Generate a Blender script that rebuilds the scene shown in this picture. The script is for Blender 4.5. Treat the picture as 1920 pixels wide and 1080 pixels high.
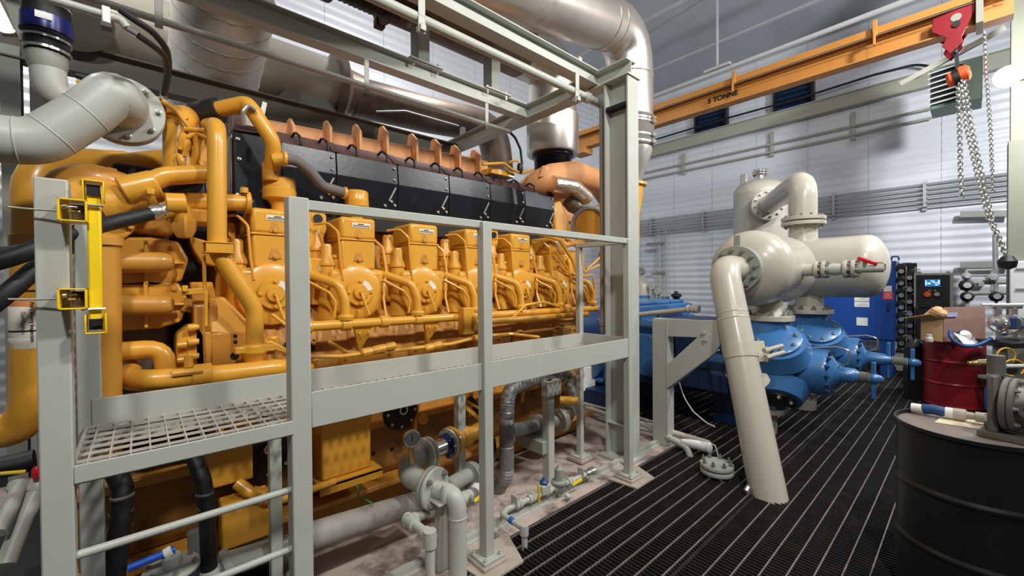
import bpy, math, random
from mathutils import Vector as V, Matrix
random.seed(7)
for o in list(bpy.data.objects): bpy.data.objects.remove(o)
S = bpy.context.scene; COL = S.collection
pi = math.pi; sin = math.sin; cos = math.cos
# ------------------------------------------------------------------ camera, world, lamps, exposure
CAMZ = 1.6; FPX = 777.996
MR = Matrix(((0.74434607, 0.01324732, -0.66766266), (-0.66775163, 0.00349287, -0.74437596), (-0.00752893, 0.99990615, 0.01144582)))
cd = bpy.data.cameras.new('camera'); cam = bpy.data.objects.new('camera', cd); COL.objects.link(cam)
cam.matrix_world = Matrix.Translation((0, 0, CAMZ)) @ MR.to_4x4()
cd.sensor_width = 36; cd.lens = FPX / 1920 * 36; cd.clip_start = .02; cd.clip_end = 100
S.camera = cam
W = bpy.data.worlds.new('world'); S.world = W; W.use_nodes = True
W.node_tree.nodes['Background'].inputs[0].default_value = (.80, .88, 1, 1)
W.node_tree.nodes['Background'].inputs[1].default_value = .13
def lamp(loc, power, size, target, col=(1, .98, .95)):
    l = bpy.data.lights.new('area', 'AREA'); l.shape = 'DISK'; l.size = size; l.energy = power; l.color = col
    o = bpy.data.objects.new('unseen_area_light', l); COL.objects.link(o); o.location = loc
    o.rotation_euler = (V(target) - V(loc)).to_track_quat('-Z', 'Y').to_euler()
lamp((-.6, -1.2, 5.1), 190, .35, (-.1, 3.0, 2.0))
lamp((2.2, -1.2, 5.1), 205, .35, (1.9, 3.0, 2.0))
lamp((5.0, -1.0, 5.1), 215, .35, (4.8, 2.6, 1.8))
lamp((6.9, -1.5, 4.2), 300, .3, (9.6, 2.4, 2.2), (.93, .96, 1))  # wall lamp's light, set away from its fixture to brighten the far wall
lamp((3.4, 4.6, 5.8), 125, .4, (3.0, 6.4, 2.0), (.95, .97, 1))  # added fill, brightens the ducts and wall behind the engine
lamp((-1.6, 4.6, 5.4), 140, .4, (-1.4, 6.6, 2.0))  # second added fill, for the left end behind the engine
S.view_settings.view_transform = 'Standard'; S.view_settings.look = 'None'; S.view_settings.gamma = 1
S.view_settings.use_curve_mapping = False; S.view_settings.exposure = -0.58
# ------------------------------------------------------------------ helpers
def ray(px, py): return MR @ V(((px - 960) / FPX, -(py - 540) / FPX, -1))
def PX(px, py, x): d = ray(px, py); t = x / d.x; return V((x, d.y * t, CAMZ + d.z * t))
def PY(px, py, y): d = ray(px, py); t = y / d.y; return V((d.x * t, y, CAMZ + d.z * t))
def PZ(px, py, z): d = ray(px, py); t = (z - CAMZ) / d.z; return V((d.x * t, d.y * t, z))
def PD(px, py, dep): d = ray(px, py); return V((0, 0, CAMZ)) + d * dep
def frame(ax):
    a = V(ax).normalized(); h = V((0, 0, 1)) if abs(a.z) < .9 else V((1, 0, 0))
    u = h.cross(a).normalized(); return u, a.cross(u), a
def fillet(pts, R, seg=5):
    pts = [V(p) for p in pts]; out = [pts[0]]
    for i in range(1, len(pts) - 1):
        a, b, c = pts[i - 1], pts[i], pts[i + 1]; d1 = a - b; d2 = c - b
        if d1.length < 1e-6 or d2.length < 1e-6: continue
        ang = d1.angle(d2)
        if ang > pi - .03: out.append(b); continue
        l = min(R / math.tan(ang / 2), d1.length * .49, d2.length * .49)
        p, q = b + d1.normalized() * l, b + d2.normalized() * l
        for k in range(seg + 1):
            t = k / seg; out.append(p * (1 - t) ** 2 + b * 2 * t * (1 - t) * .99 + q * t * t + b * 2 * t * (1 - t) * .01)
    out.append(pts[-1]); return out
class MB:
    def __init__(s): s.v = []; s.f = []
    def add(s, vs, fs):
        n = len(s.v); s.v += [tuple(p) for p in vs]; s.f += [tuple(i + n for i in f) for f in fs]; return s
    def box(s, c, d, R=None):
        x, y, z = d[0] / 2, d[1] / 2, d[2] / 2
        vs = [V(p) for p in ((-x, -y, -z), (x, -y, -z), (x, y, -z), (-x, y, -z), (-x, -y, z), (x, -y, z), (x, y, z), (-x, y, z))]
        if R is not None: vs = [R @ p for p in vs]
        return s.add([p + V(c) for p in vs], [(0, 3, 2, 1), (4, 5, 6, 7), (0, 1, 5, 4), (1, 2, 6, 5), (2, 3, 7, 6), (3, 0, 4, 7)])
    def b2(s, a, b):
        a, b = V(a), V(b); return s.box((a + b) / 2, [abs(q) for q in (b - a)])
    def bar(s, a, b, w, h, up=(0, 0, 1)):
        a, b = V(a), V(b); d = (b - a); L = d.length; d.normalize(); u = V(up).cross(d)
        if u.length < 1e-4: u = V((1, 0, 0)).cross(d)
        u.normalize(); n = d.cross(u)
        return s.box((a + b) / 2, (L, w, h), Matrix((d, u, n)).transposed())
    def prism(s, poly, d):
        n = len(poly); p = [V(q) for q in poly]; d = V(d)
        return s.add(p + [q + d for q in p], [tuple(range(n))[::-1], tuple(range(n, 2 * n))] + [(i, (i + 1) % n, (i + 1) % n + n, i + n) for i in range(n)])
    def tube(s, pts, r, n=14, R=None, cap=True):
        pts = fillet(pts, R) if R else [V(p) for p in pts]
        m = len(pts); rs = r if isinstance(r, (list, tuple)) else [r] * m
        t0 = (pts[1] - pts[0]).normalized(); u, w, _ = frame(t0); vs = []
        for i, p in enumerate(pts):
            t = ((pts[min(i + 1, m - 1)] - p).normalized() + (p - pts[max(i - 1, 0)]).normalized())
            t = t.normalized() if t.length > 1e-6 else t0
            u = (u - t * u.dot(t)).normalized(); w = t.cross(u)
            c = 1.0
            if 0 < i < m - 1:
                dd = (pts[i + 1] - p).normalized().dot(t); c = 1 / max(dd, .5)
            for k in range(n):
                a = 2 * pi * k / n; vs.append(p + (u * cos(a) + w * sin(a)) * rs[i] * (c if m < 4 else 1))
        fs = [(i * n + k, i * n + (k + 1) % n, (i + 1) * n + (k + 1) % n, (i + 1) * n + k) for i in range(m - 1) for k in range(n)]
        if cap: fs += [tuple(range(n))[::-1], tuple(range((m - 1) * n, m * n))]
        return s.add(vs, fs)
    def lathe(s, o, ax, prof, n=20, ph=0.0):
        u, w, a = frame(ax); o = V(o); vs = []; m = len(prof)
        for r, h in prof:
            for k in range(n):
                t = 2 * pi * k / n + ph; vs.append(o + a * h + (u * cos(t) + w * sin(t)) * max(r, 1e-4))
        fs = [(i * n + k, i * n + (k + 1) % n, (i + 1) * n + (k + 1) % n, (i + 1) * n + k) for i in range(m - 1) for k in range(n)]
        fs += [tuple(range(n))[::-1], tuple(range((m - 1) * n, m * n))]
        return s.add(vs, fs)
    def cyl(s, a, b, r, n=16): a, b = V(a), V(b); return s.lathe(a, b - a, [(r, 0), (r, (b - a).length)], n)
    def disc(s, o, ax, r, t, n=24): return s.lathe(o, ax, [(r, 0), (r, t)], n)
    def ring(s, o, ax, R, n, r, h, ph=0.0, sides=6):
        u, w, a = frame(ax); o = V(o)
        for k in range(n):
            t = 2 * pi * k / n + ph; s.lathe(o + (u * cos(t) + w * sin(t)) * R, ax, [(r, 0), (r, h * .75), (r * .7, h)], sides)
        return s
def setp(o, **k):
    for a, b in k.items():
        if b is not None: o[a] = b
    return o
def link(name, me, mat, par=None):
    o = bpy.data.objects.new(name, me); COL.objects.link(o)
    if mat is not None and len(me.materials) == 0: me.materials.append(mat)
    if par is not None:
        o.parent = par
        if par.type == 'EMPTY': o.location = -V(par.location)
    return o
def part(name, mb, mat, par=None, bev=0, ang=35, label=None, kind=None, me=None):
    me = bpy.data.meshes.new(name); me.from_pydata(mb.v, [], mb.f); me.validate()
    me.polygons.foreach_set('use_smooth', [True] * len(me.polygons)); me.update()
    try: me.set_sharp_from_angle(angle=math.radians(ang))
    except Exception: pass
    o = link(name, me, mat, par); setp(o, label=label, kind=kind)
    if bev:
        b = o.modifiers.new('b', 'BEVEL'); b.width = bev; b.segments = 2; b.limit_method = 'ANGLE'; b.harden_normals = False
    return o
def thing(name, label, cat, loc, group=None):
    o = bpy.data.objects.new(name, None); COL.objects.link(o); o.empty_display_size = .1
    o.location = V(loc); return setp(o, label=label, category=cat, group=group)
def solo(name, mb, mat, label, cat, bev=0, group=None, ang=35):
    o = part(name, mb, mat, None, bev, ang); return setp(o, label=label, category=cat, group=group)
def struct(name, mb, mat, bev=0): return part(name, mb, mat, None, bev, kind='structure')
def copy_tree(o, par=None):
    c = o.copy(); COL.objects.link(c)
    if par is not None: c.parent = par
    for ch in o.children: copy_tree(ch, c)
    return c
def dup(root, off, label, group=None):
    c = copy_tree(root); c.location = root.location + V(off); c['label'] = label
    if group: c['group'] = group
    return c
def bolts(par, o, ax, R, n, r, h, mat, ph=0.0, name='bolt'):
    u, w, a = frame(ax); o = V(o); me = None; first = None
    for k in range(n):
        t = 2 * pi * k / n + ph; p = o + (u * cos(t) + w * sin(t)) * R
        if first is None:
            mb = MB().lathe((0, 0, 0), ax, [(r, 0), (r, h * .55), (r * .62, h * .6), (r * .62, h)], 6)
            first = part(name, mb, mat, par); q = first
        else:
            q = link(name, first.data, None, par)
        q.location = p + (V((0, 0, 0)) if par.type != 'EMPTY' else -V(par.location))
# ------------------------------------------------------------------ materials
def mat(name, col, rough=.45, metal=0., var=.06, sc=6., bump=.0, bsc=60., spec=.5, dirt=None, coat=0., detail=3):
    m = bpy.data.materials.new(name); m.use_nodes = True; nt = m.node_tree; b = nt.nodes['Principled BSDF']
    b.inputs['Roughness'].default_value = rough; b.inputs['Metallic'].default_value = metal
    b.inputs['Specular IOR Level'].default_value = spec
    if coat: b.inputs['Coat Weight'].default_value = coat; b.inputs['Coat Roughness'].default_value = .12
    g = nt.nodes.new('ShaderNodeNewGeometry')
    n = nt.nodes.new('ShaderNodeTexNoise'); n.inputs['Scale'].default_value = sc; n.inputs['Detail'].default_value = detail
    nt.links.new(g.outputs['Position'], n.inputs['Vector'])
    r = nt.nodes.new('ShaderNodeValToRGB'); lo = [max(c * (1 - var), 0) for c in col]; hi = [min(c * (1 + var), 1) for c in col]
    r.color_ramp.elements[0].position = .3; r.color_ramp.elements[1].position = .7
    r.color_ramp.elements[0].color = (*lo, 1); r.color_ramp.elements[1].color = (*hi, 1)
    nt.links.new(n.outputs['Fac'], r.inputs['Fac']); out = r.outputs['Color']
    if dirt:
        n2 = nt.nodes.new('ShaderNodeTexNoise'); n2.inputs['Scale'].default_value = dirt[1]; n2.inputs['Detail'].default_value = 8; n2.inputs['Roughness'].default_value = .7
        nt.links.new(g.outputs['Position'], n2.inputs['Vector'])
        r2 = nt.nodes.new('ShaderNodeValToRGB'); r2.color_ramp.elements[0].position = dirt[2]; r2.color_ramp.elements[1].position = min(dirt[2] + .15, 1)
        nt.links.new(n2.outputs['Fac'], r2.inputs['Fac'])
        mx = nt.nodes.new('ShaderNodeMix'); mx.data_type = 'RGBA'; nt.links.new(r2.outputs['Color'], mx.inputs[0])
        nt.links.new(out, mx.inputs[6]); mx.inputs[7].default_value = (*dirt[0], 1); out = mx.outputs[2]
    nt.links.new(out, b.inputs['Base Color'])
    if bump:
        n3 = nt.nodes.new('ShaderNodeTexNoise'); n3.inputs['Scale'].default_value = bsc; n3.inputs['Detail'].default_value = 4
        nt.links.new(g.outputs['Position'], n3.inputs['Vector'])
        bp = nt.nodes.new('ShaderNodeBump'); bp.inputs['Strength'].default_value = bump; bp.inputs['Distance'].default_value = .01
        nt.links.new(n3.outputs['Fac'], bp.inputs['Height']); nt.links.new(bp.outputs['Normal'], b.inputs['Normal'])
    return m
def srgb(r, g, b):
    f = lambda c: ((c / 255 + .055) / 1.055) ** 2.4 if c > 10 else c / 255 / 12.92
    return (f(r), f(g), f(b))
def emit(name, col, st):
    m = bpy.data.materials.new(name); m.use_nodes = True; b = m.node_tree.nodes['Principled BSDF']
    b.inputs['Base Color'].default_value = (*col, 1); b.inputs['Emission Color'].default_value = (*col, 1); b.inputs['Emission Strength'].default_value = st; return m
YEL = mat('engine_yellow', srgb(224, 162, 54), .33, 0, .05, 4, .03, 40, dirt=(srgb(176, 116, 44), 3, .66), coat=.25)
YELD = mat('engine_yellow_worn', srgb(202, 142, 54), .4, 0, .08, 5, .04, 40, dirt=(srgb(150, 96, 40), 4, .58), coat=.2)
PINK = mat('heat_faded_paint', srgb(208, 146, 92), .6, 0, .08, 5, .05, 50)
SAFE = mat('safety_yellow', srgb(252, 214, 30), .35, 0, .04, 8)
GREY = mat('grey_paint', srgb(182, 184, 174), .42, 0, .03, 5, .02, 60, dirt=(srgb(138, 134, 122), 9, .72))
COLM = mat('olive_column_paint', srgb(122, 122, 106), .6, 0, .06, 4)
GREYD = mat('grey_steel_paint', srgb(150, 152, 142), .5, 0, .05, 4, .03, 50, dirt=(srgb(112, 106, 94), 6, .64))
BEIGE = mat('beige_vessel_paint', srgb(190, 184, 168), .3, 0, .03, 3, .02, 40, dirt=(srgb(186, 166, 146), 2, .6), coat=.3)
STEEL = mat('stainless_duct', srgb(208, 200, 190), .34, .85, .08, 3, .06, 14, dirt=(srgb(150, 122, 96), 2.5, .62))
SPIRAL = mat('spiral_duct_steel', srgb(214, 212, 208), .5, .5, .06, 4, .05, 12)
RUST = mat('heat_browned_steel', srgb(120, 104, 92), .5, .6, .15, 4, .06, 30, dirt=(srgb(86, 62, 50), 3, .55))
CHROME = mat('bright_zinc', srgb(225, 222, 214), .22, .9, .05, 20)
BOLT = mat('grey_bolt', srgb(150, 148, 138), .38, .5, .1, 30)
GALV = mat('galvanised_steel', srgb(172, 174, 172), .45, .6, .12, 12, .06, 40)
BLK = mat('black_rubber', srgb(28, 28, 30), .55, 0, .15, 12, .04, 60)
HOOD = mat('black_shield', srgb(25, 27, 33), .33, .2, .2, 6, .05, 30, dirt=(srgb(48, 51, 60), 5, .6))
HOODT = mat('dark_red_shield', srgb(84, 56, 50), .62, .1, .2, 5, .05, 30, dirt=(srgb(62, 52, 50), 4, .5))
BLUE = mat('compressor_blue', srgb(58, 112, 166), .33, 0, .08, 4, .04, 40, dirt=(srgb(34, 70, 112), 4, .62), coat=.25)
BLUED = mat('dark_blue_paint', srgb(24, 52, 92), .45, 0, .15, 4, .04, 40)
CABB = mat('cabinet_blue', srgb(28, 74, 156), .4, 0, .03, 3)
CRANE = mat('crane_orange', srgb(198, 134, 60), .5, 0, .06, 3, .02, 40)
RED = mat('drum_red', srgb(142, 30, 38), .35, 0, .1, 5, .04, 20)
REDB = mat('bright_red', srgb(214, 30, 42), .4, 0, .05, 8)
ORNG = mat('hoist_orange', srgb(226, 88, 40), .45, 0, .08, 8)
DRUMK = mat('black_drum_paint', srgb(27, 27, 28), .42, 0, .15, 8, .05, 20, dirt=(srgb(48, 46, 44), 6, .68))
CONC = mat('oily_concrete', srgb(188, 172, 160), .8, 0, .12, 5, .25, 40, dirt=(srgb(104, 88, 80), 3.4, .5))
DIRT = mat('dirty_steel_pad', srgb(176, 164, 150), .75, 0, .1, 9, .1, 50, dirt=(srgb(140, 122, 106), 10, .6))
GRATK = mat('dark_grating_steel', srgb(60, 56, 54), .5, .3, .25, 9, .05, 50)
GRATR = mat('grating_cross_rod', srgb(150, 144, 138), .45, .5, .2, 14)
PANY = mat('dark_brown_yellow', srgb(150, 102, 42), .5, 0, .15, 4, .05, 40, dirt=(srgb(70, 48, 28), 3, .5))  # darker, browner yellow with heavy dark mottling, for the oil pan
DUSTY = mat('dusty_pipe_paint', srgb(150, 146, 138), .7, .1, .12, 8, .08, 50, dirt=(srgb(112, 100, 92), 5, .52))
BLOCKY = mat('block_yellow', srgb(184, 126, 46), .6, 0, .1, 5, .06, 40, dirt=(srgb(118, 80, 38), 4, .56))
PIT = mat('pit_floor', srgb(34, 31, 30), .8, 0, .3, 4)
WALLW = mat('white_siding', srgb(222, 225, 230), .32, .1, .02, 1.5)
CEIL = mat('ceiling_liner', srgb(176, 180, 186), .4, .1, .04, 1.2)
TRIMG = mat('light_grey_trim', srgb(196, 197, 194), .5, 0, .04, 4)
GIRT = mat('wall_girt_paint', srgb(168, 166, 150), .55, 0, .04, 4)
BEAMD = mat('shaded_beam_duct_grey', srgb(96, 94, 84), .6, 0, .06, 4)  # beam grey with shade put into the colour; plain dark on the duct end
WHITE = mat('white_plastic', srgb(236, 236, 232), .5, 0, .02, 8)
PAPER = mat('paper_white', srgb(236, 234, 228), .75, 0, .04, 14)
CARD = mat('cardboard', srgb(206, 166, 116), .8, 0, .05, 10)
CARDD = mat('brown_cardboard', srgb(138, 106, 92), .8, 0, .05, 10)
BLUH = mat('blue_hose', srgb(34, 74, 124), .45, 0, .06, 12)
BLUC = mat('blue_clamp', srgb(26, 36, 104), .3, .2, .1, 12)
GREEN = mat('heater_green', srgb(118, 140, 124), .5, 0, .05, 6)
BLAK = mat('matt_black', srgb(22, 22, 24), .5, 0, .1, 10)
INK = mat('black_ink', srgb(26, 24, 22), .6, 0, 0, 10)
LABW = mat('label_white', srgb(238, 230, 214), .5, 0, .02, 20)
LABY = mat('label_yellow', srgb(250, 222, 30), .5, 0, .02, 20)
FOIL = mat('foil_wrap', srgb(244, 230, 212), .24, 1, .05, 20, .5, 40)
BRAID = mat('braided_hose', srgb(128, 128, 124), .5, .3, .15, 30, .15, 120)
DGREY = mat('grey_hose', srgb(112, 104, 100), .75, 0, .05, 20, .1, 150)
BRASS = mat('brass_fitting', srgb(186, 158, 98), .35, .8, .1, 20)
def text(par, body, size, loc, xdir, ydir, mt, ext=.0015, name='lettering', bold=0.):
    c = bpy.data.curves.new(name, 'FONT'); c.body = body; c.size = size; c.extrude = ext; c.offset = bold; c.align_x = 'CENTER'; c.align_y = 'CENTER'
    o = bpy.data.objects.new(name, c); COL.objects.link(o)
    dg = bpy.context.evaluated_depsgraph_get(); me = bpy.data.meshes.new_from_object(o.evaluated_get(dg)); bpy.data.objects.remove(o)
    x = V(xdir).normalized(); y = V(ydir); y = (y - x * y.dot(x)).normalized(); z = x.cross(y)
    me.transform(Matrix.Translation(V(loc)) @ Matrix((x, y, z)).transposed().to_4x4())
    me.materials.clear(); me.materials.append(mt)
    return link(name, me, None, par)
def ibeam(mb, a, b, w, h, t=.012, up=(0, 0, 1)):
    a, b, up = V(a), V(b), V(up); mb.bar(a, b, t, h - 2 * t, up)
    mb.bar(a + up * (h / 2 - t / 2), b + up * (h / 2 - t / 2), w, t, up); mb.bar(a - up * (h / 2 - t / 2), b - up * (h / 2 - t / 2), w, t, up)
    return mb
def corr(mb, p0, du, dv, lu, lv, nrm, pitch=.15, dep=.014):
    # corrugated sheet: du = direction of the ribs, dv = direction across them
    p0, du, dv, nrm = V(p0), V(du), V(dv), V(nrm); n = int(lv / pitch); prof = [((i + k / 8) * pitch, dep * (.5 - .5 * cos(2 * pi * k / 8))) for i in range(n) for k in range(8)]
    prof.append((n * pitch, 0)); vs = []
    for t, h in prof: vs += [p0 + dv * t + nrm * h, p0 + dv * t + nrm * h + du * lu]
    return mb.add(vs, [(2 * i, 2 * i + 1, 2 * i + 3, 2 * i + 2) for i in range(len(prof) - 1)])
# ------------------------------------------------------------------ the building
XW = 10.5; YW = 7.2; ZC = 6.7
wf = struct('wall_far', MB().b2((XW + .02, -4.05, -.4), (XW + .12, YW + .1, ZC)), WALLW)
me0 = None
for i in range(12):
    y0 = -4.5 + i * .98
    if i == 0:
        q = part('wall_panel', corr(MB(), (XW + .015, y0, -.1), (0, .974, 0), (0, 0, 1), 1, 6.75, (-1, 0, 0)), WALLW, wf); me0 = q.data
        pass
    else:
        q = link('wall_panel', me0, None, wf); q.location = (0, i * .98, 0)
wl = struct('wall_left', MB().b2((-6, YW + .02, -.4), (XW + .1, YW + .12, ZC)), WALLW)
for i in range(16):
    if i == 0:
        q = part('wall_panel', corr(MB(), (-5.9, YW + .015, -.1), (1.024, 0, 0), (0, 0, 1), 1, 6.75, (0, -1, 0)), WALLW, wl); me0 = q.data
    else:
        q = link('wall_panel', me0, None, wl); q.location = (i * 1.03, 0, 0)
ce = struct('ceiling', MB().b2((-6, -4, ZC + .02), (XW + .1, YW + .1, ZC + .1)), CEIL)
for i in range(12):
    y0 = -4 + i * .95
    if i == 0:
        q = part('ceiling_panel', MB().b2((-6, y0, ZC), (XW, y0 + .946, ZC + .03)), CEIL, ce); me0 = q.data
    else:
        q = link('ceiling_panel', me0, None, ce); q.location = (0, i * .95, 0)
    part('seam_strip', MB().b2((-6, y0 - .008, ZC - .003), (XW, y0 + .004, ZC)), TRIMG if i == 5 else CEIL, ce)
for i, x in enumerate((5.3, 7.35, 9.2)):
    struct('trim_%d' % (i + 1), MB().b2((x, -4, ZC - .03), (x + .07, YW, ZC)), TRIMG)
struct('trim_4', MB().b2((XW - .09, -1.6, ZC - .1), (XW - .005, YW, ZC)), TRIMG)
struct('trim_5', MB().b2((-6, YW - .1, ZC - .1), (XW, YW - .005, ZC)), TRIMG)
# pit below the gratings, the concrete pad, gratings
fl = struct('floor', MB().b2((-6, -4, -.5), (XW, YW, -.4)), PIT)
pad = MB().prism([(-1.0, 1.96, -.4), (4.15, 1.96, -.4), (4.15, 5.2, -.4), (-1.0, 5.2, -.4)], (0, 0, .395))
part('concrete_pad', pad, CONC, fl)
part('concrete_apron', MB().b2((.45, 1.2, -.4), (1.3, 1.96, -.006)), CONC, fl)
part('skid_flange', MB().b2((.2, 2.08, -.02), (4.14, 2.12, .035)).b2((.2, 2.06, -.02), (4.14, 2.14, .004)), GREY, fl)
def grating(x0, x1, y0, y1, bs=.03, rs=.1015, rod=True):
    m = MB(); x = x0 + .004
    while x < x1 - .003:
        m.b2((x - .0022, y0, -.034), (x + .0022, y1, 0)); x += bs
    for y in (y0, y1): m.b2((x0, y - .0025, -.034), (x1, y + .0025, 0))
    o = part('grating_panel', m, GRATK, fl, kind='stuff')
    m2 = MB(); y = y0 + .03
    while y < y1 - .01:
        m2.b2((x0, y - .0032, -.009), (x1, y + .0032, .0025)); y += rs
    part('cross_rods', m2, GRATR, o, kind='stuff'); return o
for y0, y1 in ((1.10, 1.955), (.14, 1.09), (-.82, .13), (-1.75, -.83), (-2.7, -1.76)):
    for x0, x1 in ((1.32, 4.19), (4.2, 7.19), (7.2, 10.45)): grating(x0, x1, y0, y1)
for y0, y1 in ((1.965, 2.9), (2.91, 3.9)): grating(4.2, 10.4, y0, y1, .05, .12)
grating(-4.4, -1.05, 2.0, 4.2, .04, .1); grating(-2.4, .44, .3, 1.95, .04, .1)
part('skid_deck', MB().b2((-.7, 1.97, -.004), (.56, 5.1, .012)), BLAK, fl)
# girt, conduit runs and struts on the far wall
struct('trim_6', ibeam(MB(), (XW - .16, -1.6, 5.13), (XW - .16, YW, 5.13), .12, .28, .02), GIRT)
CONDM = mat('pale_conduit', srgb(178, 180, 182), .4, .2, .04, 10)
t = thing('conduit_bank', 'bank of parallel silver conduits clamped to struts across far white wall', 'conduit', (XW - .1, 2, 3.0))
for k in range(6): part('conduit', MB().tube([(XW - .09, -.9, 2.91 + k * .08), (XW - .09, 6.9, 2.91 + k * .08)], .018, 8), CONDM, t)
for y in (.6, 1.9, 3.2, 4.5, 5.9): part('strut', MB().b2((XW - .06, y - .03, 2.84), (XW - .02, y + .03, 3.36)).b2((XW - .115, y - .02, 2.9), (XW - .1, y + .02, 3.32)), GALV, t)
t = thing('conduit_bank', 'pair of thin conduits high on far wall under the olive girt', 'conduit', (XW - .1, 2, 4.6))
for k, z in enumerate((4.62, 4.45)): part('conduit', MB().tube([(XW - .1, .5, z), (XW - .1, 7, z)], .022, 8), GIRT, t)
for y in (1.6, 3.0, 5.0): part('strut', MB().b2((XW - .08, y - .03, 4.36), (XW - .02, y + .03, 4.9)), GIRT, t)
solo('black_cable', MB().tube([PX(1228, 262, XW - .2), PX(1340, 228, XW - .2), PX(1500, 184, XW - .2), PX(1640, 140, XW - .2), PX(1715, 121, XW - .2), PX(1745, 124, XW - .2), PX(1760, 140, XW - .2)], .022, 8, .4), BLK, 'black cable swagged along top of far wall to the heater', 'cable')
vl = None
for i, (a, b, c, d) in enumerate(((1452, 128, 1528, 178), (1305, 200, 1366, 232))):
    p, q = PX(a, b, XW - .03), PX(c, d, XW - .03); z0, z1 = 5.08, (6.3 if i == 0 else 5.95)
    t = thing('wall_louver', ('right', 'left')[i] + ' of two dark square louvers behind the orange crane beam', 'louver', (XW - .03, (p.y + q.y) / 2, z0), 'square louvers high on the far wall')
    part('louver_frame', MB().b2((XW - .14, p.y, z0), (XW, p.y - .05, z1)).b2((XW - .14, q.y, z0), (XW, q.y + .05, z1)).b2((XW - .14, p.y, z1 - .05), (XW, q.y, z1)).b2((XW - .14, p.y, z0), (XW, q.y, z0 + .05)), BLAK, t)
    part('back_plate', MB().b2((XW - .03, p.y, z0), (XW, q.y, z1)), BLUED, t)
    me = None
    for k in range(7):
        zc = z0 + .1 + k * .11; part('slat', MB().bar((XW - .08, p.y - .05, zc), (XW - .08, q.y + .05, zc), .1, .008, (-.6, 0, .8)), BLAK, t)
# hanging conduit rail under the ceiling
t = thing('hung_conduit', 'pale conduit rail hung on rods below grey ceiling, parallel to the crane', 'conduit', PX(1345, 132, 7.6))
a, b = PX(1222, 182, 7.6), PX(1760, -22, 7.6)
part('rail', MB().bar(a, b, .05, .05), TRIMG, t)
p = PX(1345, 132, 7.6); part('rod', MB().bar(p + V((0, 0, .05)), (p.x, p.y, ZC), .03, .03), TRIMG, t); part('foot_plate', MB().b2(p + V((-.05, -.22, .02)), p + V((.05, .22, .06))), TRIMG, t)
# ------------------------------------------------------------------ crane bridge, trolley, hoist
XC = 6.5
t = thing('crane_beam', 'long orange crane beam marked 5 TONNE crossing under the ceiling', 'crane', (XC, 2, 4.2))
part('girder', ibeam(MB(), (XC, -.25, 4.36), (XC, 5.25, 4.36), .17, .3, .014), CRANE, t)
part('top_channel', MB().b2((XC - .11, -.25, 4.515), (XC + .11, 5.25, 4.53)).b2((XC - .12, -.25, 4.45), (XC - .108, 5.25, 4.53)), CRANE, t)
for (px, py) in ((1377, 158), (1641, 62)): p = PX(px, py, XC - .12); part('cable_bracket', MB().b2((XC - .17, p.y - .02, 4.42), (XC - .1, p.y + .02, 4.6)).b2((XC - .2, p.y - .012, 4.3), (XC - .17, p.y + .012, 4.46)), CRANE, t, .004)
part('festoon_wire', MB().tube([(XC - .13, -.25, 4.43), (XC - .13, 4.6, 4.43)], .006, 6), GALV, t)
p = PX(1354, 183, XC - .02); text(t, '5 TONNE', .1, (XC - .012, p.y, 4.345), (0, -1, 0), (0, 0, 1), INK, bold=.004)
p = PX(1866, 15, XC - .02); text(t, 'E', .07, (XC - .012, p.y, 4.40), (0, -1, 0), (0, 0, 1), CRANE)
part('end_bracket', MB().b2((XC - .14, 5.0, 4.1), (XC + .14, 5.3, 4.22)), CRANE, t, .01)
part('end_stop', MB().b2((XC - .16, -.05, 4.2), (XC + .16, .0, 4.5)), GREYD, t)
yh = PX(1790, 60, XC - .1).y
t = thing('chain_hoist', 'red trolley with orange chain hoist hanging from right end of the crane beam', 'hoist', (XC, yh, 3.4))
def plate(pts, x, d): return MB().prism([(x, yh + y, z) for y, z in pts], (d, 0, 0))
sp = [(.16, 4.40), (-.16, 4.44), (-.13, 4.33), (-.05, 4.12), (-.06, 4.08), (.03, 3.98), (.09, 4.08), (.06, 4.16), (.17, 4.27)]
for x in (XC - .12, XC + .1): part('side_plate', plate(sp, x, .014), REDB if 0 else RED, t, .003)
part('round_badge', MB().disc((XC - .121, yh - .01, 4.34), (-1, 0, 0), .04, .004, 20), GREYD, t, label='black oval maker badge')
part('wheel_boss', MB().disc((XC - .121, yh - .012, 4.27), (-1, 0, 0), .032, .012, 20), BLAK, t)
part('shackle', MB().cyl((XC - .1, yh, 4.02), (XC + .1, yh, 4.02), .02, 10).bar((XC, yh - .01, 4.02), (XC, yh - .02, 3.84), .03, .03), BLAK, t)
h0 = V((XC, yh - .03, 3.76))
part('hoist_body', MB().lathe(h0 + V((-.02, .09, -.03)), (0, -1, .2), [(.05, 0), (.075, .02), (.075, .06), (.03, .07)], 18).lathe(h0 + V((-.02, -.0, .0)), (0, -1, .2), [(.03, -.01), (.085, 0), (.085, .06), (.05, .085)], 18), ORNG, t, .004)
part('hoist_band', MB().lathe(h0 + V((-.02, .03, -.02)), (0, -1, .2), [(.09, -.01), (.09, .035)], 18), BLAK, t)
part('hook', MB().tube([h0 + V((0, 0, .1)), h0 + V((0, 0, .06))], .02, 8), BLAK, t)
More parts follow.
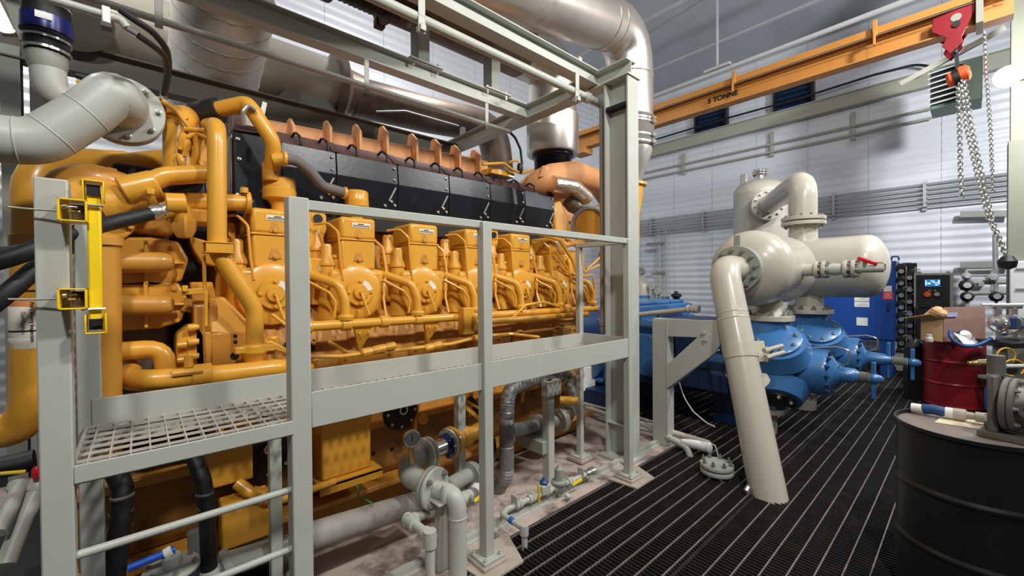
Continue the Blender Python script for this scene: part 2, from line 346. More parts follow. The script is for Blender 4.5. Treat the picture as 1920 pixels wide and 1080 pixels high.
def chain(pts, lk=.03, r=.0045, name='chain', mt=CHROME, par=None):
    pts = fillet(pts, .3, 6); m = MB(); L = 0; seg = []
    for a, b in zip(pts, pts[1:]): seg.append((a, b, (b - a).length))
    tot = sum(s_[2] for s_ in seg); n = int(tot / (lk * .8)); i = 0; acc = 0
    for k in range(n):
        d = (k + .5) * tot / n
        while i < len(seg) - 1 and acc + seg[i][2] < d: acc += seg[i][2]; i += 1
        a, b, l = seg[i]; p = a + (b - a) * ((d - acc) / l); u, w, ax = frame(b - a)
        s_ = u if k % 2 else w; loop = []
        for q in range(8):
            an = 2 * pi * q / 8; loop.append(p + ax * cos(an) * lk * .55 + s_ * sin(an) * lk * .38)
        m.tube(loop + loop[:1], r, 5, cap=False)
    return m
hz = XC - .05
pc = lambda px, py: PX(px, py, hz)
part('chain', chain([pc(1797, 130), pc(1799, 240), pc(1801, 335), pc(1804, 370)], .042, .008), CHROME, t, kind='stuff')
part('chain', chain([pc(1804, 130), pc(1822, 240), pc(1845, 350), pc(1862, 420), pc(1890, 485)], .042, .008), CHROME, t, kind='stuff')
part('chain', chain([pc(1800, 130), pc(1812, 240), pc(1832, 330), pc(1850, 400), pc(1886, 482)], .036, .007), CHROME, t, kind='stuff')
part('chain_bag', MB().lathe(pc(1889, 490), (0, 0, 1), [(.02, -.08), (.06, -.06), (.07, 0), (.04, .05)], 12), BLAK, t)
solo('hand_chain', chain([pc(1846, 60), pc(1850, 150), pc(1857, 240), pc(1862, 360)], .032, .006), CHROME, 'single thin chain loop hanging right of the hoist chains', 'chain')
# column and lamp at the right edge
t = thing('building_column', 'tall grey building column at right edge in front of far wall', 'column', (8.2, -.6, 0))
pr = PX(1893, 300, 8.2)
part('web', MB().b2((8.1, pr.y - .26, 0), (8.12, pr.y, ZC)), COLM, t); part('flange', MB().b2((8.0, pr.y - .015, 0), (8.22, pr.y, ZC)), COLM, t)
part('base_sleeve', MB().b2((7.97, pr.y - .3, 0), (8.25, pr.y + .02, 3.3)), COLM, t, .006)
lp = PX(1889, 146, 7.6)
t = thing('wall_lamp', 'lit white oval lamp on building column at upper right', 'lamp', lp)
part('lamp_housing', MB().lathe(lp + V((.06, 0, .04)), (-.75, -.1, -.5), [(.03, -.06), (.1, -.02), (.13, .03)], 24), GREYD, t)
part('lamp_lens', MB().lathe(lp + V((.06, 0, .04)), (-.75, -.1, -.5), [(.12, .032), (.1, .05), (.05, .065)], 24), emit('lamp_glow', (.95, .98, 1), 22), t)
part('bracket', MB().bar(lp + V((.12, 0, .1)), (8.1, pr.y - .1, lp.z + .1), .04, .04), GREYD, t)
# unit heater
a, b = PX(1745, 165, 8.6), PX(1805, 205, 8.6)
t = thing('unit_heater', 'green unit heater with silver grille bars hung behind the hoist', 'heater', PX(1790, 200, 8.6))
c = PX(1792, 160, 8.7)
ya, yb, z0, z1 = PX(1744, 180, 8.6).y, PX(1842, 180, 8.6).y, PX(1790, 196, 8.6).z, PX(1790, 118, 8.6).z
part('casing', MB().b2((8.6, ya, z0), (9.1, yb, z1)), GREEN, t, .01)
ym = PX(1806, 160, 8.6).y
part('hanger_rod', MB().cyl((8.85, (ya + yb) / 2, z1), (8.85, (ya + yb) / 2, ZC), .012, 8), GREYD, t)
part('coil_face', MB().b2((8.58, ya - .02, z0 + .06), (8.61, ym, z1 - .04)), BLAK, t)
for k in range(7): zz = z0 + .08 + k * (z1 - z0 - .14) / 6; part('grille_bar', MB().bar((8.5, ya + .02, zz - .03), (8.5, ym, zz + .0), .05, .01, (-.5, 0, .85)), TRIMG, t)
part('hanger', MB().bar(PX(1688, 158, 8.6), PX(1885, 52, 8.6), .05, .07), GIRT, t)
# ------------------------------------------------------------------ suction bottle and its piping
def flange(par, o, ax, r, t, mt, n=12, br=.018, bh=.03, name='flange', R=None, ph=.13, bm=BOLT):
    f = part(name, MB().lathe(o, ax, [(r * .98, 0), (r, .004), (r, t - .004), (r * .98, t)], 36), mt, par)
    bolts(f, V(o) + V(ax).normalized() * t, ax, R or r * .82, n, br, bh, bm, ph); return f
VY, VZ, VR = 1.53, 1.735, .385
t = thing('suction_bottle', 'large beige horizontal vessel with bolted nozzle flange facing the camera', 'vessel', (5.0, VY, 1.25))
def vessel(x0, x1, R, n=40, d=.5):
    pr = [(0, x0)]; h = R * d
    for k in range(1, 8): a = k / 8 * pi / 2; pr.append((R * sin(a), x0 + h * (1 - cos(a))))
    pr += [(R, x0 + h), (R + .003, x0 + h + .03), (R, x0 + h + .05), (R, x1 - h)]
    for k in range(1, 8): a = pi / 2 - k / 8 * pi / 2; pr.append((R * sin(a), x1 - h * (1 - cos(a))))
    return pr + [(0, x1)]
part('shell', MB().lathe((0, VY, VZ), (1, 0, 0), vessel(4.42, 5.72, VR, d=.62), 44), BEIGE, t)
fo = PX(1381, 505, 4.3)
part('nozzle', MB().lathe((fo.x, fo.y, fo.z), (1, 0, 0), [(.17, 0), (.155, .05), (.15, .4)], 28), BEIGE, t)
flange(t, fo + V((.045, 0, 0)), (-1, 0, 0), .225, .045, GREYD, 12, .021, .042, 'nozzle_flange')
part('lifting_lug', MB().b2(fo + V((.01, -.03, .19)), fo + V((.05, .03, .33))), GREYD, t, .004)
bz = 1.19
part('outlet_nozzle', MB().lathe((4.95, 1.455, bz + .05), (0, 0, 1), [(.17, 0), (.15, .04), (.13, .08), (.13, .3)], 28), BEIGE, t)
flange(t, (4.95, 1.455, bz + .0), (0, 0, 1), .235, .055, BEIGE, 10, .024, .05, 'outlet_flange', bm=GREYD)
nz = V((4.98, VY - VR + .03, PX(1495, 507, 4.98).z))
part('side_nozzle', MB().lathe(nz, (0, -1, 0), [(.08, 0), (.062, .02), (.06, .12)], 20), BEIGE, t)
# branch valve on the side nozzle
t2 = thing('branch_valve', 'small flanged branch valve with bright red handle on side of beige vessel', 'valve', nz + V((0, -.12, 0)))
yy = nz.y - .12
def yl(y, prof): return MB().lathe((nz.x, y, nz.z), (0, -1, 0), prof, 20)
for y in (yy, yy - .06, yy - .225, yy - .285): flange(t2, (nz.x, y, nz.z), (0, -1, 0), .085, .03, BEIGE, 8, .012, .03, 'flange')
part('valve_body', yl(yy - .03, [(.05, 0), (.045, .06), (.06, .12), (.05, .2), (.045, .27), (.035, .34), (.035, .48)]), GREY, t2)
part('handle', MB().bar((nz.x - .03, yy - .33, nz.z + .1), (nz.x - .03, yy - .47, nz.z + .04), .03, .035), REDB, t2, .01)
part('stem', MB().cyl((nz.x - .02, yy - .38, nz.z), (nz.x - .02, yy - .38, nz.z + .09), .015, 10), BOLT, t2)
part('drain_loop', MB().tube([(nz.x - .02, yy - .4, nz.z - .02), (nz.x - .02, yy - .52, nz.z - .02), (nz.x - .02, yy - .52, nz.z + .05), (nz.x - .02, yy - .46, nz.z + .05)], .007, 8, .02), CHROME, t2)
# second bottle, crosswise behind
B2 = V((6.2, 1.45, 1.765)); R2 = .36
t = thing('discharge_bottle', 'smaller-looking beige vessel behind, rounded end pointing right above blue cabinet', 'vessel', (6.2, 1.45, 1.22))
part('shell', MB().lathe((6.2, 0, B2.z), (0, 1, 0), vessel(.62, 2.1, R2, d=.55), 44), BEIGE, t)
nt_ = PX(1506, 412, 6.2)
part('top_nozzle', MB().lathe((6.2, nt_.y, B2.z + R2 - .04), (0, 0, 1), [(.16, 0), (.15, .04), (.148, .24)], 28), BEIGE, t)
flange(t, (6.2, nt_.y, nt_.z - .03), (0, 0, -1), .235, .045, BEIGE, 12, .018, .03, 'top_flange')
bo = PX(1517, 584, 6.2)
part('outlet_nozzle', MB().lathe((6.2, bo.y, 1.24), (0, 0, 1), [(.19, 0), (.15, .05), (.14, .3)], 28), BEIGE, t)
flange(t, (6.2, bo.y, 1.2), (0, 0, 1), .25, .05, BEIGE, 10, .024, .05, 'outlet_flange')
# scrubber and crossover pipe
SC = PX(1425, 400, 8.2); sx, sy = 8.2, SC.y; SR = .42; zt = PX(1425, 338, 8.2).z
t = thing('scrubber_vessel', 'tall upright beige vessel with domed top against far wall', 'vessel', (sx, sy, 0))
pr = [(.3, 0), (.3, .3), (SR, .5), (SR, zt - .27), (SR + .004, zt - .25), (SR, zt - .22)]
for k in range(1, 9): a = k / 8 * pi / 2; pr.append((SR * cos(a), zt - .22 + .24 * sin(a)))
part('shell', MB().lathe((sx, sy, 0), (0, 0, 1), pr, 44), BEIGE, t)
pv = V((sx, sy, zt)); part('vent_nozzle', MB().lathe(pv, (0, 0, 1), [(.08, -.05), (.07, .1)], 18), CHROME, t)
flange(t, pv + V((0, 0, .12)), (0, 0, -1), .12, .025, CHROME, 8, .014, .03, 'vent_flange'); flange(t, pv + V((0, 0, .135)), (0, 0, 1), .12, .025, CHROME, 8, .014, .03, 'blind_flange')
part('lifting_lug', MB().b2(pv + V((-.2, .15, -.08)), pv + V((-.16, .26, .12))), BEIGE, t, .02)
ez = nt_.z + .46
E0 = V((6.2, nt_.y, ez)); dr = (V((sx, sy, 0)) - V((6.2, nt_.y, 0))).normalized()
f1 = V((sx, sy, PX(1440, 384, 7.7).z)) - dr * (SR + .14); E0.z = f1.z
part('side_nozzle', MB().cyl(f1 + dr * .04, f1 + dr * .3, .16, 24), BEIGE, t)
flange(t, f1 + dr * .05, -dr, .25, .05, BEIGE, 12, .02, .03, 'side_flange')
t = thing('crossover_pipe', 'beige pipe with round elbow joining tall vessel to crosswise vessel', 'pipe', nt_)
part('pipe_run', MB().tube([f1 - dr * .05, E0, (6.2, nt_.y, nt_.z + .03)], .148, 24, .26), BEIGE, t)
flange(t, (6.2, nt_.y, nt_.z - .015), (0, 0, 1), .235, .045, BEIGE, 12, .018, .03, 'pipe_flange')
flange(t, f1 - dr * .0, -dr, .25, .045, BEIGE, 12, .02, .03, 'end_flange')
# inclined suction pipe rising from the grating
t = thing('suction_pipe', 'thick beige pipe leaning up from the grating into vessel flange', 'pipe', PZ(1437, 930, 0))
b0 = PZ(1440, 925, 0); e1 = PX(1347, 520, 3.98); e1.z = fo.z; e1.y = fo.y
dv = (e1 - b0).normalized()
part('pipe_run', MB().tube([b0 - dv * .15, b0 + (e1 - b0) * .55, e1, (fo.x, fo.y, fo.z)], .128, 28, .2), BEIGE, t)
flange(t, (fo.x - .0, fo.y, fo.z), (-1, 0, 0), .225, .04, GREYD, 12, .021, .042, 'pipe_flange')
for k in (.735, .765): pk = b0 + (e1 - b0) * k; part('weld_bead', MB().lathe(pk, dv, [(.128, -.008), (.131, 0), (.128, .008)], 28), BEIGE, t)
for k, z in ((.5, 0),):
    pk = b0 + (e1 - b0) * .585; part('clamp_band', MB().lathe(pk, dv, [(.128, -.06), (.134, -.06), (.134, .06), (.128, .06)], 28), BEIGE, t)
pk = b0 + (e1 - b0) * .585; sdir = V((.74, -.67, 0))
for s_ in (-.028, .028):
    q = pk + dv * s_ + sdir * .1 - V((.12, .1, 0)); part('clamp_bolt', MB().cyl(q + V((.06, -.02, 0)), q + V((.24, -.1, .03)), .018, 10).cyl(q + V((.06, -.02, 0)), q + V((.1, -.04, .007)), .025, 6), BEIGE, t)
part('clamp_plate', MB().bar(pk + dv * -.09 + sdir * .12, pk + dv * .09 + sdir * .12, .02, .2, sdir), BEIGE, t, .004)
pk = b0 + (e1 - b0) * .455; part('lifting_lug', MB().prism([pk + sdir * .1 + dv * .07, pk + sdir * .19 + dv * .05, pk + sdir * .21 + dv * 0, pk + sdir * .19 - dv * .03, pk + sdir * .1 - dv * .1], (.015, .015, 0)), BEIGE, t, .004)
part('floor_cleat', MB().cyl(b0 + V((-.16, .1, .03)), b0 + V((-.1, .1, .05)), .018, 8), CHROME, t)
# pipe support knee
kx = 3.8
t = thing('pipe_support', 'grey knee-braced steel bracket holding the leaning beige pipe', 'bracket', PZ(1240, 835, 0))
kb = PZ(1238, 838, 0); pA, pB, pCo = PX(1224, 600, kx), PX(1340, 612, kx), PX(1222, 655, kx)
def kq(px, py, x=kx): return PX(px, py, x)
def slab(pts, d=.02): return MB().prism(pts, (d, 0, 0))
part('post', MB().b2(kq(1223, 600) + V((0, 0, 0)), V((kx + .011, kq(1250, 835).y, 0))).b2((kx, kq(1250, 700).y + .01, 0), (kx + .13, kq(1250, 700).y - .008, kq(1240, 600).z)).b2((kx + .13, kq(1223, 700).y, 0), (kx + .142, kq(1250, 700).y, kq(1240, 600).z)), GREY, t, .003)
part('arm', slab([kq(1223, 598, kx + .002), kq(1350, 601, kx + .002), kq(1352, 634, kx + .002), kq(1223, 630, kx + .002)], .012).b2(kq(1223, 599) + V((.004, 0, -.0)), V((kx + .13, kq(1352, 600).y, kq(1223, 599).z + .012))), GREY, t, .003)
part('knee_brace', slab([kq(1248, 686, kx - .004), kq(1316, 625, kx - .004), kq(1364, 628, kx - .004), kq(1338, 664, kx - .004), kq(1249, 730, kx - .004)], .012).prism([kq(1249, 730), kq(1338, 660), kq(1338, 660) + V((.14, 0, 0)), kq(1249, 730) + V((.14, 0, 0))], (0, .004, .012)), GREY, t, .003)
for (px, py) in ((1318, 624), (1322, 637)): q = PX(px, py, kx - .02); part('bolt', MB().cyl(q, q + V((.05, 0, 0)), .018, 8), GREY, t)
# low flanged drain in the grating
o = PZ(1344, 878, .06); t = thing('drain_flange', 'pale bolted flange pair standing low in the dark grating', 'flange', (o.x, o.y, 0))
part('spool', MB().cyl((o.x, o.y, -.2), (o.x, o.y, .1), .06, 16), BEIGE, t)
flange(t, (o.x, o.y, .06), (0, 0, -1), .128, .034, GREY, 8, .014, .035, 'lower_flange'); flange(t, (o.x, o.y, .07), (0, 0, 1), .128, .034, GREY, 8, .015, .04, 'upper_flange')
part('gasket', MB().cyl((o.x, o.y, .058), (o.x, o.y, .072), .11, 24), BLAK, t)
q = PZ(1340, 840, .12)
t = thing('level_switch', 'small white switch box with pipe elbow beside the pale flange pair', 'switch', PZ(1300, 820, 0))
part('switch_body', MB().lathe(q + V((0, .2, -.02)), (0, -1, .05), [(.025, -.1), (.04, 0), (.045, .12), (.05, .16), (.03, .17)], 14), WHITE, t, .004)
part('pipe', MB().tube([q + V((.1, .75, .0)), q + V((-.02, .24, -.06)), q + V((-.03, .2, -.16))], .03, 12, .05), GREY, t)
part('cable', MB().tube([q + V((0, .06, .0)), q + V((.0, 0, .04)), q + V((.0, -.04, -.1))], .005, 6, .04), WHITE, t)
solo('white_cable', MB().tube([PX(1272, 712, 4.1), PX(1282, 745, 4.1), PX(1300, 772, 4.0), PX(1325, 793, 3.9), PX(1340, 800, 3.8)], .006, 6, .2), WHITE, 'thin white cable drooping under the grey knee bracket', 'cable')
# ------------------------------------------------------------------ blue compressor
CZ = PX(1545, 698, 4.98).z
t = thing('gas_compressor', 'blue reciprocating compressor with two bolted cylinders, frame and unloader wheels', 'compressor', (5.3, 2.5, 0))
def blue_cyl(x, yc, z0, R, s):
    ya = yc + .75
    yp = lambda px: PX(px, 695 if s == 0 else 668, x).y
    P_ = (1556, 1570, 1608, 1612, 1632, 1638) if s == 0 else (1613, 1622, 1660, 1672, 1703, 1711)
    yb_, yc1, ys, y0_, y1_, yw = [yp(q) for q in P_]
    c = part('cylinder', MB().lathe((x, 0, z0), (0, 1, 0), [(R * .5, yc - .46), (R * .58, yc - .4), (R * .62, yc - .33), (R * .75, yc - .25), (R * .98, yc - .12), (R * 1.05, yc + .1), (R * 1.05, yc + .4), (R * .9, yc + .6), (R * .7, yc + .75), (R * .55, ya + .3)], 40), BLUE, t)
    c2 = part('top_boss', MB().lathe((x, yc, z0), (0, 0, 1), [(R * .9, .1), (R * .72, R * .9), (R * .68, 1.185 - z0)], 32), BLUE, t)
    part('head_ring', MB().lathe((x, yb_ + .13, z0), (0, -1, 0), [(R * .62, -.22), (R * .62, .1), (R * .59, .13)], 36), BLUE, t)
    h = part('head', MB().lathe((x, yb_ + .02, z0), (0, -1, 0), [(R * .5, -.02), (R * .5, .03), (R * .28, yb_ - yc1 + .02), (R * .21, yb_ - yc1 + .05), (R * .19, yb_ - ys), (R * .12, yb_ - y0_ + .02)], 30), BLUE, t)
    bolts(h, (x, yb_ + .01, z0), (0, -1, 0), R * .55, 14, .02, .04, BLUED)
    part('spring', MB().lathe((x, y0_, z0), (0, -1, 0), [q for k in range(9) for q in ((.035, k * (y0_ - y1_) / 9), (.052, (k + .5) * (y0_ - y1_) / 9))] + [(.035, y0_ - y1_)], 18), GREYD, t)
    w = part('handwheel', MB().bar((x, yw, z0 - .19), (x, yw, z0 + .15), .035, .035, (0, 1, 0)).lathe((x, yw + .03, z0), (0, -1, 0), [(.04, 0), (.05, .03), (.035, .08), (.02, .1)], 12), BLUE, t, .008)
    if s: part('handwheel', MB().bar((x, (ys + y0_) / 2, z0 - .2), (x, (ys + y0_) / 2, z0 + .2), .04, .03, (0, 1, 0)), BLUE, t, .008)
    part('sense_line', MB().tube([(x - .05, yb_ + .14, z0 + R * .66), (x - .05, yb_ - .06, z0 + R * .74), (x - .05, yb_ - .16, z0 + R * .68), (x - .05, yb_ - .16, z0 + R * .35), (x - .03, yb_ - .05, z0 + R * .2)], .008, 8, .05), CHROME, t)
    for sg, nm in ((1, 'valve_cover'), (-1, 'valve_cover')):
        ax = V((-.62, -.12, .78 * sg)).normalized(); o = V((x, yc - .13, z0)) + ax * R * .62
        if sg > 0:
            q = part(nm, MB().lathe(o, ax, [(R * .85, 0), (R * .72, R * .38), (R * .70, R * .46), (R * .60, R * .47), (R * .60, R * .55), (R * .57, R * .57)], 36), BLUE, t)
            bolts(q, o + ax * R * .57, ax, R * .47, 8, .02, .03, CHROME, .3)
        else:
            q = part(nm, MB().lathe(o, ax, [(R * .8, 0), (R * .66, R * .3), (R * .6, R * .42), (R * .55, R * .43)], 36), BLUE, t)
            q2 = part('cover_plate', MB().disc(o + ax * R * .43, ax, R * .46, .02, 30), BLAK, t)
            bolts(q2, o + ax * (R * .43 + .02), ax, R * .36, 6, .022, .03, CHROME, .3)
    part('bottom_nozzle', MB().lathe((x, yc, z0), (0, 0, -1), [(R * .6, .1), (R * .5, R * 1.25)], 28), BLUE, t)
    f = flange(t, (x - .02, yc + .0, z0 - R * 1.2), (0, 0, -1), .21, .05, BEIGE, 8, .024, .035, 'bottom_flange')
    part('drain_pipe', MB().lathe((x - .02, yc, z0 - R * 1.2 - .05), (0, 0, -1), [(.13, 0), (.12, .08), (.11, .5)], 22), BEIGE, t)
blue_cyl(4.98, 1.50, CZ, .36, 0)
blue_cyl(6.25, 1.42, CZ - .0, .36, 1)
part('casting_rib', MB().b2((4.62, 1.75, CZ - .3), (4.66, 2.4, CZ + .28)).b2((4.6, 1.7, CZ - .06), (4.63, 2.3, CZ + .04)), BLUED, t, .01)
for x in (4.98, 6.25):
    part('distance_piece', MB().b2((x - .34, 2.25, CZ - .36), (x + .34, 3.25, CZ + .36)).b2((x - .36, 2.3, CZ - .4), (x + .36, 2.36, CZ + .4)).b2((x - .36, 3.18, CZ - .4), (x + .36, 3.26, CZ + .4)), BLUED, t, .02)
    q = part('access_cover', MB().b2((x - .36, 2.45, CZ - .26), (x - .34, 3.1, CZ + .26)), BLUE, t, .01)
    for k in range(5):
        for zz in (-.22, .22): part('bolt', MB().cyl((x - .375, 2.5 + k * .14, CZ + zz), (x - .355, 2.5 + k * .14, CZ + zz), .014, 6), CHROME, q)
part('crankcase', MB().b2((4.5, 3.25, .25), (7.0, 4.5, 1.25)).b2((4.42, 3.2, .98), (7.1, 4.55, 1.05)).b2((4.4, 3.2, .3), (4.5, 4.5, .36)), BLUE, t, .02)
for k in range(5): part('top_cover', MB().b2((4.55 + k * .5, 3.35, 1.25), (5.0 + k * .5, 4.4, 1.3)), BLUE, t, .015)
part('coupling_guard', MB().lathe((4.0, 3.6, .95), (1, 0, 0), [(.42, 0), (.42, .5)], 26), BLUED, t)
part('coupling_ring', MB().lathe((4.4, 3.6, .78), (1, 0, 0), [(.46, -.06), (.52, -.05), (.52, .05), (.46, .06)], 32), BLUE, t)
part('frame_foot', MB().b2((4.2, 2.9, .02), (7.3, 4.7, .26)), BLUED, t, .01)
for x in (4.45, 4.7): part('guide_rib', MB().b2((x, 3.12, .35), (x + .05, 3.2, 1.2)), BLUE, t, .005)
part('support_leg', MB().b2((4.86, 1.75, 0), (5.1, 2.0, CZ - .3)), BLUED, t, .01); part('support_leg', MB().b2((6.15, 1.7, 0), (6.35, 1.95, CZ - .3)), BLUED, t, .01)
for (px, py, h) in ((1210, 592, .1), (1222, 596, .06), (1300, 590, .05)): pass
for k, a in enumerate((((1352, 640), (1362, 672), (1356, 700), (1372, 716)), ((1388, 628), (1378, 660), (1384, 690), (1366, 712)), ((1392, 662), (1412, 668), (1440, 664), (1452, 655)))): part('sensor_cable', MB().tube([PX(x_, y_, 4.45) for x_, y_ in a], .009, 6, .05), BLAK, t)
# wall-side skid gear seen over the pipe support
t = thing('skid_pipe', 'pale pipe running level behind the knee bracket, with union at its end', 'pipe', PX(1190, 592, 4.7))
part('pipe_run', MB().tube([PX(1150, 595, 4.7), PX(1312, 578, 4.72)], .03, 14), BEIGE, t)
for px in (1292, 1300, 1307): part('union', MB().lathe(PX(px, 579, 4.72), (0, -1, 0), [(.045, -.02), (.05, 0), (.045, .02)], 12), WHITE, t)
t = thing('far_valve_set', 'cluster of blue and grey valves by far wall left of the leaning pipe', 'valve', PX(1210, 570, 8.3))
q = PX(1205, 555, 8.3)
part('blue_body', MB().lathe((8.3, q.y, 1.2), (0, 0, 1), [(.12, -.5), (.13, 0), (.17, .02), (.17, .1), (.13, .12), (.1, .16)], 18), BLUE, t)
part('grey_dome', MB().lathe((8.3, q.y, 1.3), (0, 0, 1), [(.14, 0), (.15, .2), (.1, .36), (.03, .42)], 18), BEIGE, t)
part('top_flange', MB().disc((8.3, q.y + .02, 1.84), (-1, 0, 0), .09, .08, 14).ring((8.22, q.y + .02, 1.84), (-1, 0, 0), .065, 8, .014, .02), GALV, t)
for k, px in enumerate((1225, 1236, 1246)): c = PX(px, 545, 8.3); part('stem', MB().b2((8.28, c.y - .04, .9), (8.34, c.y + .04, 1.5 - .1 * k)).disc((8.27, c.y, 1.5 - .1 * k), (-1, 0, 0), .07, .06, 12), GREY, t, .004)
for z, w in ((1.85, 1248), (1.7, 1240), (1.5, 1240)): part('pipe_stub', MB().b2(PX(1222, 513, 8.3) * 1 + V((0, 0, z - PX(1222, 513, 8.3).z)), V((8.33, PX(w, 513, 8.3).y, z + .05))), GREY, t, .003)
part('leg', MB().b2((8.3, q.y - .05, 0), (8.36, q.y + .05, .8)), GREYD, t)
t = thing('far_regulator', 'dark regulator on blue manifold by the far wall', 'regulator', PX(1268, 565, 8.0))
c = PX(1268, 556, 8.0); part('regulator_body', MB().lathe((8, c.y, c.z - .13), (0, 0, 1), [(.04, 0), (.09, .03), (.09, .08), (.05, .1), (.1, .13), (.1, .17), (.04, .2), (.03, .24)], 14), BLAK, t)
part('leg', MB().b2((7.98, c.y - .03, 0), (8.02, c.y + .03, c.z - .19)), BLUED, t)
part('manifold', MB().b2((7.95, c.y + .4, c.z - .2), (8.05, c.y - .3, c.z - .13)).b2((7.95, c.y + .3, c.z - .2), (8.02, c.y + .25, c.z + .0)).b2((7.95, c.y + .2, c.z - .2), (8.02, c.y + .15, c.z + .0)), BLUE, t, .004)
t = thing('far_pipe_stand', 'thin grey conduit risers with cross arms on far wall left of upright vessel', 'conduit', PX(1234, 480, XW - .1))
for px in (1234, 1248): part('riser', MB().tube([PX(px, 425, XW - .06), PX(px + 2, 560, XW - .06)], .022, 8), GREY, t)
for a, b, c in ((1212, 1246, 457), (1210, 1232, 470), (1222, 1248, 513)): part('arm', MB().bar(PX(a, c, XW - .1), PX(b, c - 2, XW - .1), .03, .05), GREYD, t)
# ------------------------------------------------------------------ cabinet, tube board, panel
cx = 9.3
def r4(x, x0, y0, x1, y1): a, b = PX(x0, y0, x), PX(x1, y1, x); return a, b
t = thing('control_cabinet', 'tall blue electrical cabinet with taped notices and red warning sign', 'cabinet', (cx, 1.3, 0))
yl_, yr_ = PX(1520, 560, cx).y, PX(1680, 560, cx).y; zt_, zb_ = PX(1678, 489, cx).z, PX(1678, 641, cx).z
part('body', MB().b2((cx + .02, yl_, zb_), (cx + .45, yr_, zt_)), CABB, t, .01)
part('door', MB().b2((cx, yl_ + .02, zb_ + .02), (cx + .025, yr_ + .03, zt_ - .02)), CABB, t, .006)
part('leg', MB().b2((cx + .02, yr_ + .02, -.02), (cx + .1, yr_ + .2, zb_)), CABB, t, .006); part('leg', MB().b2((cx + .02, yl_ - .1, -.02), (cx + .1, yl_, zb_)), CABB, t, .006)
for px in (1676,): q = PX(px, 486, cx); part('lifting_eye', MB().tube([q + V((.1, .04, -.02)), q + V((.1, .04, .05)), q + V((.1, -.05, .05)), q + V((.1, -.05, -.02))], .012, 8, .04), CABB, t)
def decal(par, name, x, x0, y0, x1, y1, mt, th=.004, label=None): a, b = r4(x, x0, y0, x1, y1); return part(name, MB().b2((x, a.y, a.z), (x - th, b.y, b.z)), mt, par, label=label)
decal(t, 'notice', cx - .001, 1602, 556, 1630, 565, PAPER); decal(t, 'notice', cx - .001, 1602, 565.5, 1630, 576, PAPER); decal(t, 'notice', cx - .001, 1606, 595, 1627, 611, PAPER)
decal(t, 'small_notice', cx - .001, 1657, 536, 1672, 547, PAPER); decal(t, 'red_sign', cx - .001, 1655, 547, 1675, 562, mat('sign_red', srgb(220, 48, 76), .5, 0, .02, 9)); decal(t, 'viewport', cx - .001, 1650, 513, 1661, 535, BLAK); decal(t, 'top_tag', cx - .001, 1656, 482, 1664, 489, WHITE)
for k in range(4): decal(t, 'printed_line', cx - .006, 1658, 550 + k * 2.7, 1672 - (k == 1) * 3, 551.1 + k * 2.7, LABW, .001)
for k, (x0, y0, x1, n) in enumerate(((1611, 560, 1621, 1), (1607, 570, 1626, 2))):
    for j in range(n): decal(t, 'printed_line', cx - .006, x0, y0 + j * 2.3, x1, y0 + 1 + j * 2.3, GREYD, .001)
part('latch', MB().b2(PX(1664, 568, cx), PX(1668, 582, cx - .04)), BLUED, t, .005)
bx = 9.25
t = thing('valve_board', 'black tubing board with two columns of small chromed valves beside blue cabinet', 'valve board', PX(1700, 690, bx))
a, b = r4(bx + .05, 1682, 494, 1718, 662)
part('backboard', MB().b2((bx + .1, a.y, b.z), (bx + .13, b.y, a.z)), BLAK, t)
for px in (1699, 1716): part('tube_riser', MB().tube([PX(px, 500, bx + .02), PX(px, 665, bx + .02)], .008, 6), CHROME, t)
for c, px in enumerate((1690, 1706)):
    for k in range(8 - c):
        q = PX(px, 503 + c * 12 + k * 22.5, bx)
        v = part('valve', MB().lathe(q + V((.1, 0, .0)), (-1, 0, 0), [(.075, 0), (.08, .02), (.075, .05), (.04, .06), (.035, .1)], 14), BLAK, t)
        part('knob', MB().disc(q + V((0, .0, -.05)), (-1, 0, 0), .035, .02, 12), CHROME, v)
        if k % 2 == 0: part('tube_end', MB().tube([q + V((.05, 0, .06)), q + V((-.02, -.02, .08)), q + V((-.02, -.12, .08))], .009, 6, .03), CHROME, v)
part('drip_tray', MB().b2((bx - .05, a.y, b.z - .3), (bx + .12, b.y, b.z - .02)), GREYD, t, .005)
px_ = 9.1
t = thing('control_console', 'black control panel with lit blue screen and orange knob on far wall', 'panel', PX(1750, 690, px_))
a, b = r4(px_, 1718, 516, 1781, 578)
part('frame', MB().b2((px_ + .02, a.y + .03, b.z), (px_ + .3, b.y - .03, a.z + .03)), GREYD, t, .01); part('face', MB().b2((px_, a.y, b.z), (px_ + .03, b.y, a.z)), BLAK, t, .004)
part('lower_box', MB().b2((px_ + .02, a.y, b.z - .5), (px_ + .3, b.y, b.z - .01)), BLAK, t, .01)
part('stand', MB().b2((px_ + .05, a.y - .1, 0), (px_ + .15, b.y + .1, b.z - .5)), BLAK, t)
decal(t, 'screen', px_ - .001, 1734, 524, 1763, 537, emit('screen_glow', srgb(40, 120, 190), .8))
for (x0, y0, x1, y1) in ((1735, 526, 1737.5, 535), (1745, 526, 1752, 528), (1749, 529, 1758, 530.5), (1739, 530, 1745, 533), (1753, 532.5, 1758, 535), (1759, 525, 1762, 533)): decal(t, 'readout', px_ - .006, x0, y0, x1, y1, emit('readout_glow', srgb(190, 235, 255), 1.4), .001)
def knob(px, py, r, mt, nm): part(nm, MB().lathe(PX(px, py, px_), (-1, 0, 0), [(r, 0), (r, .03), (r * .8, .045)], 18), mt, t)
knob(1739, 552, .045, ORNG, 'orange_knob'); knob(1757, 552, .035, GREYD, 'grey_knob'); knob(1743, 545, .016, CHROME, 'switch'); knob(1754, 545, .016, CHROME, 'switch')
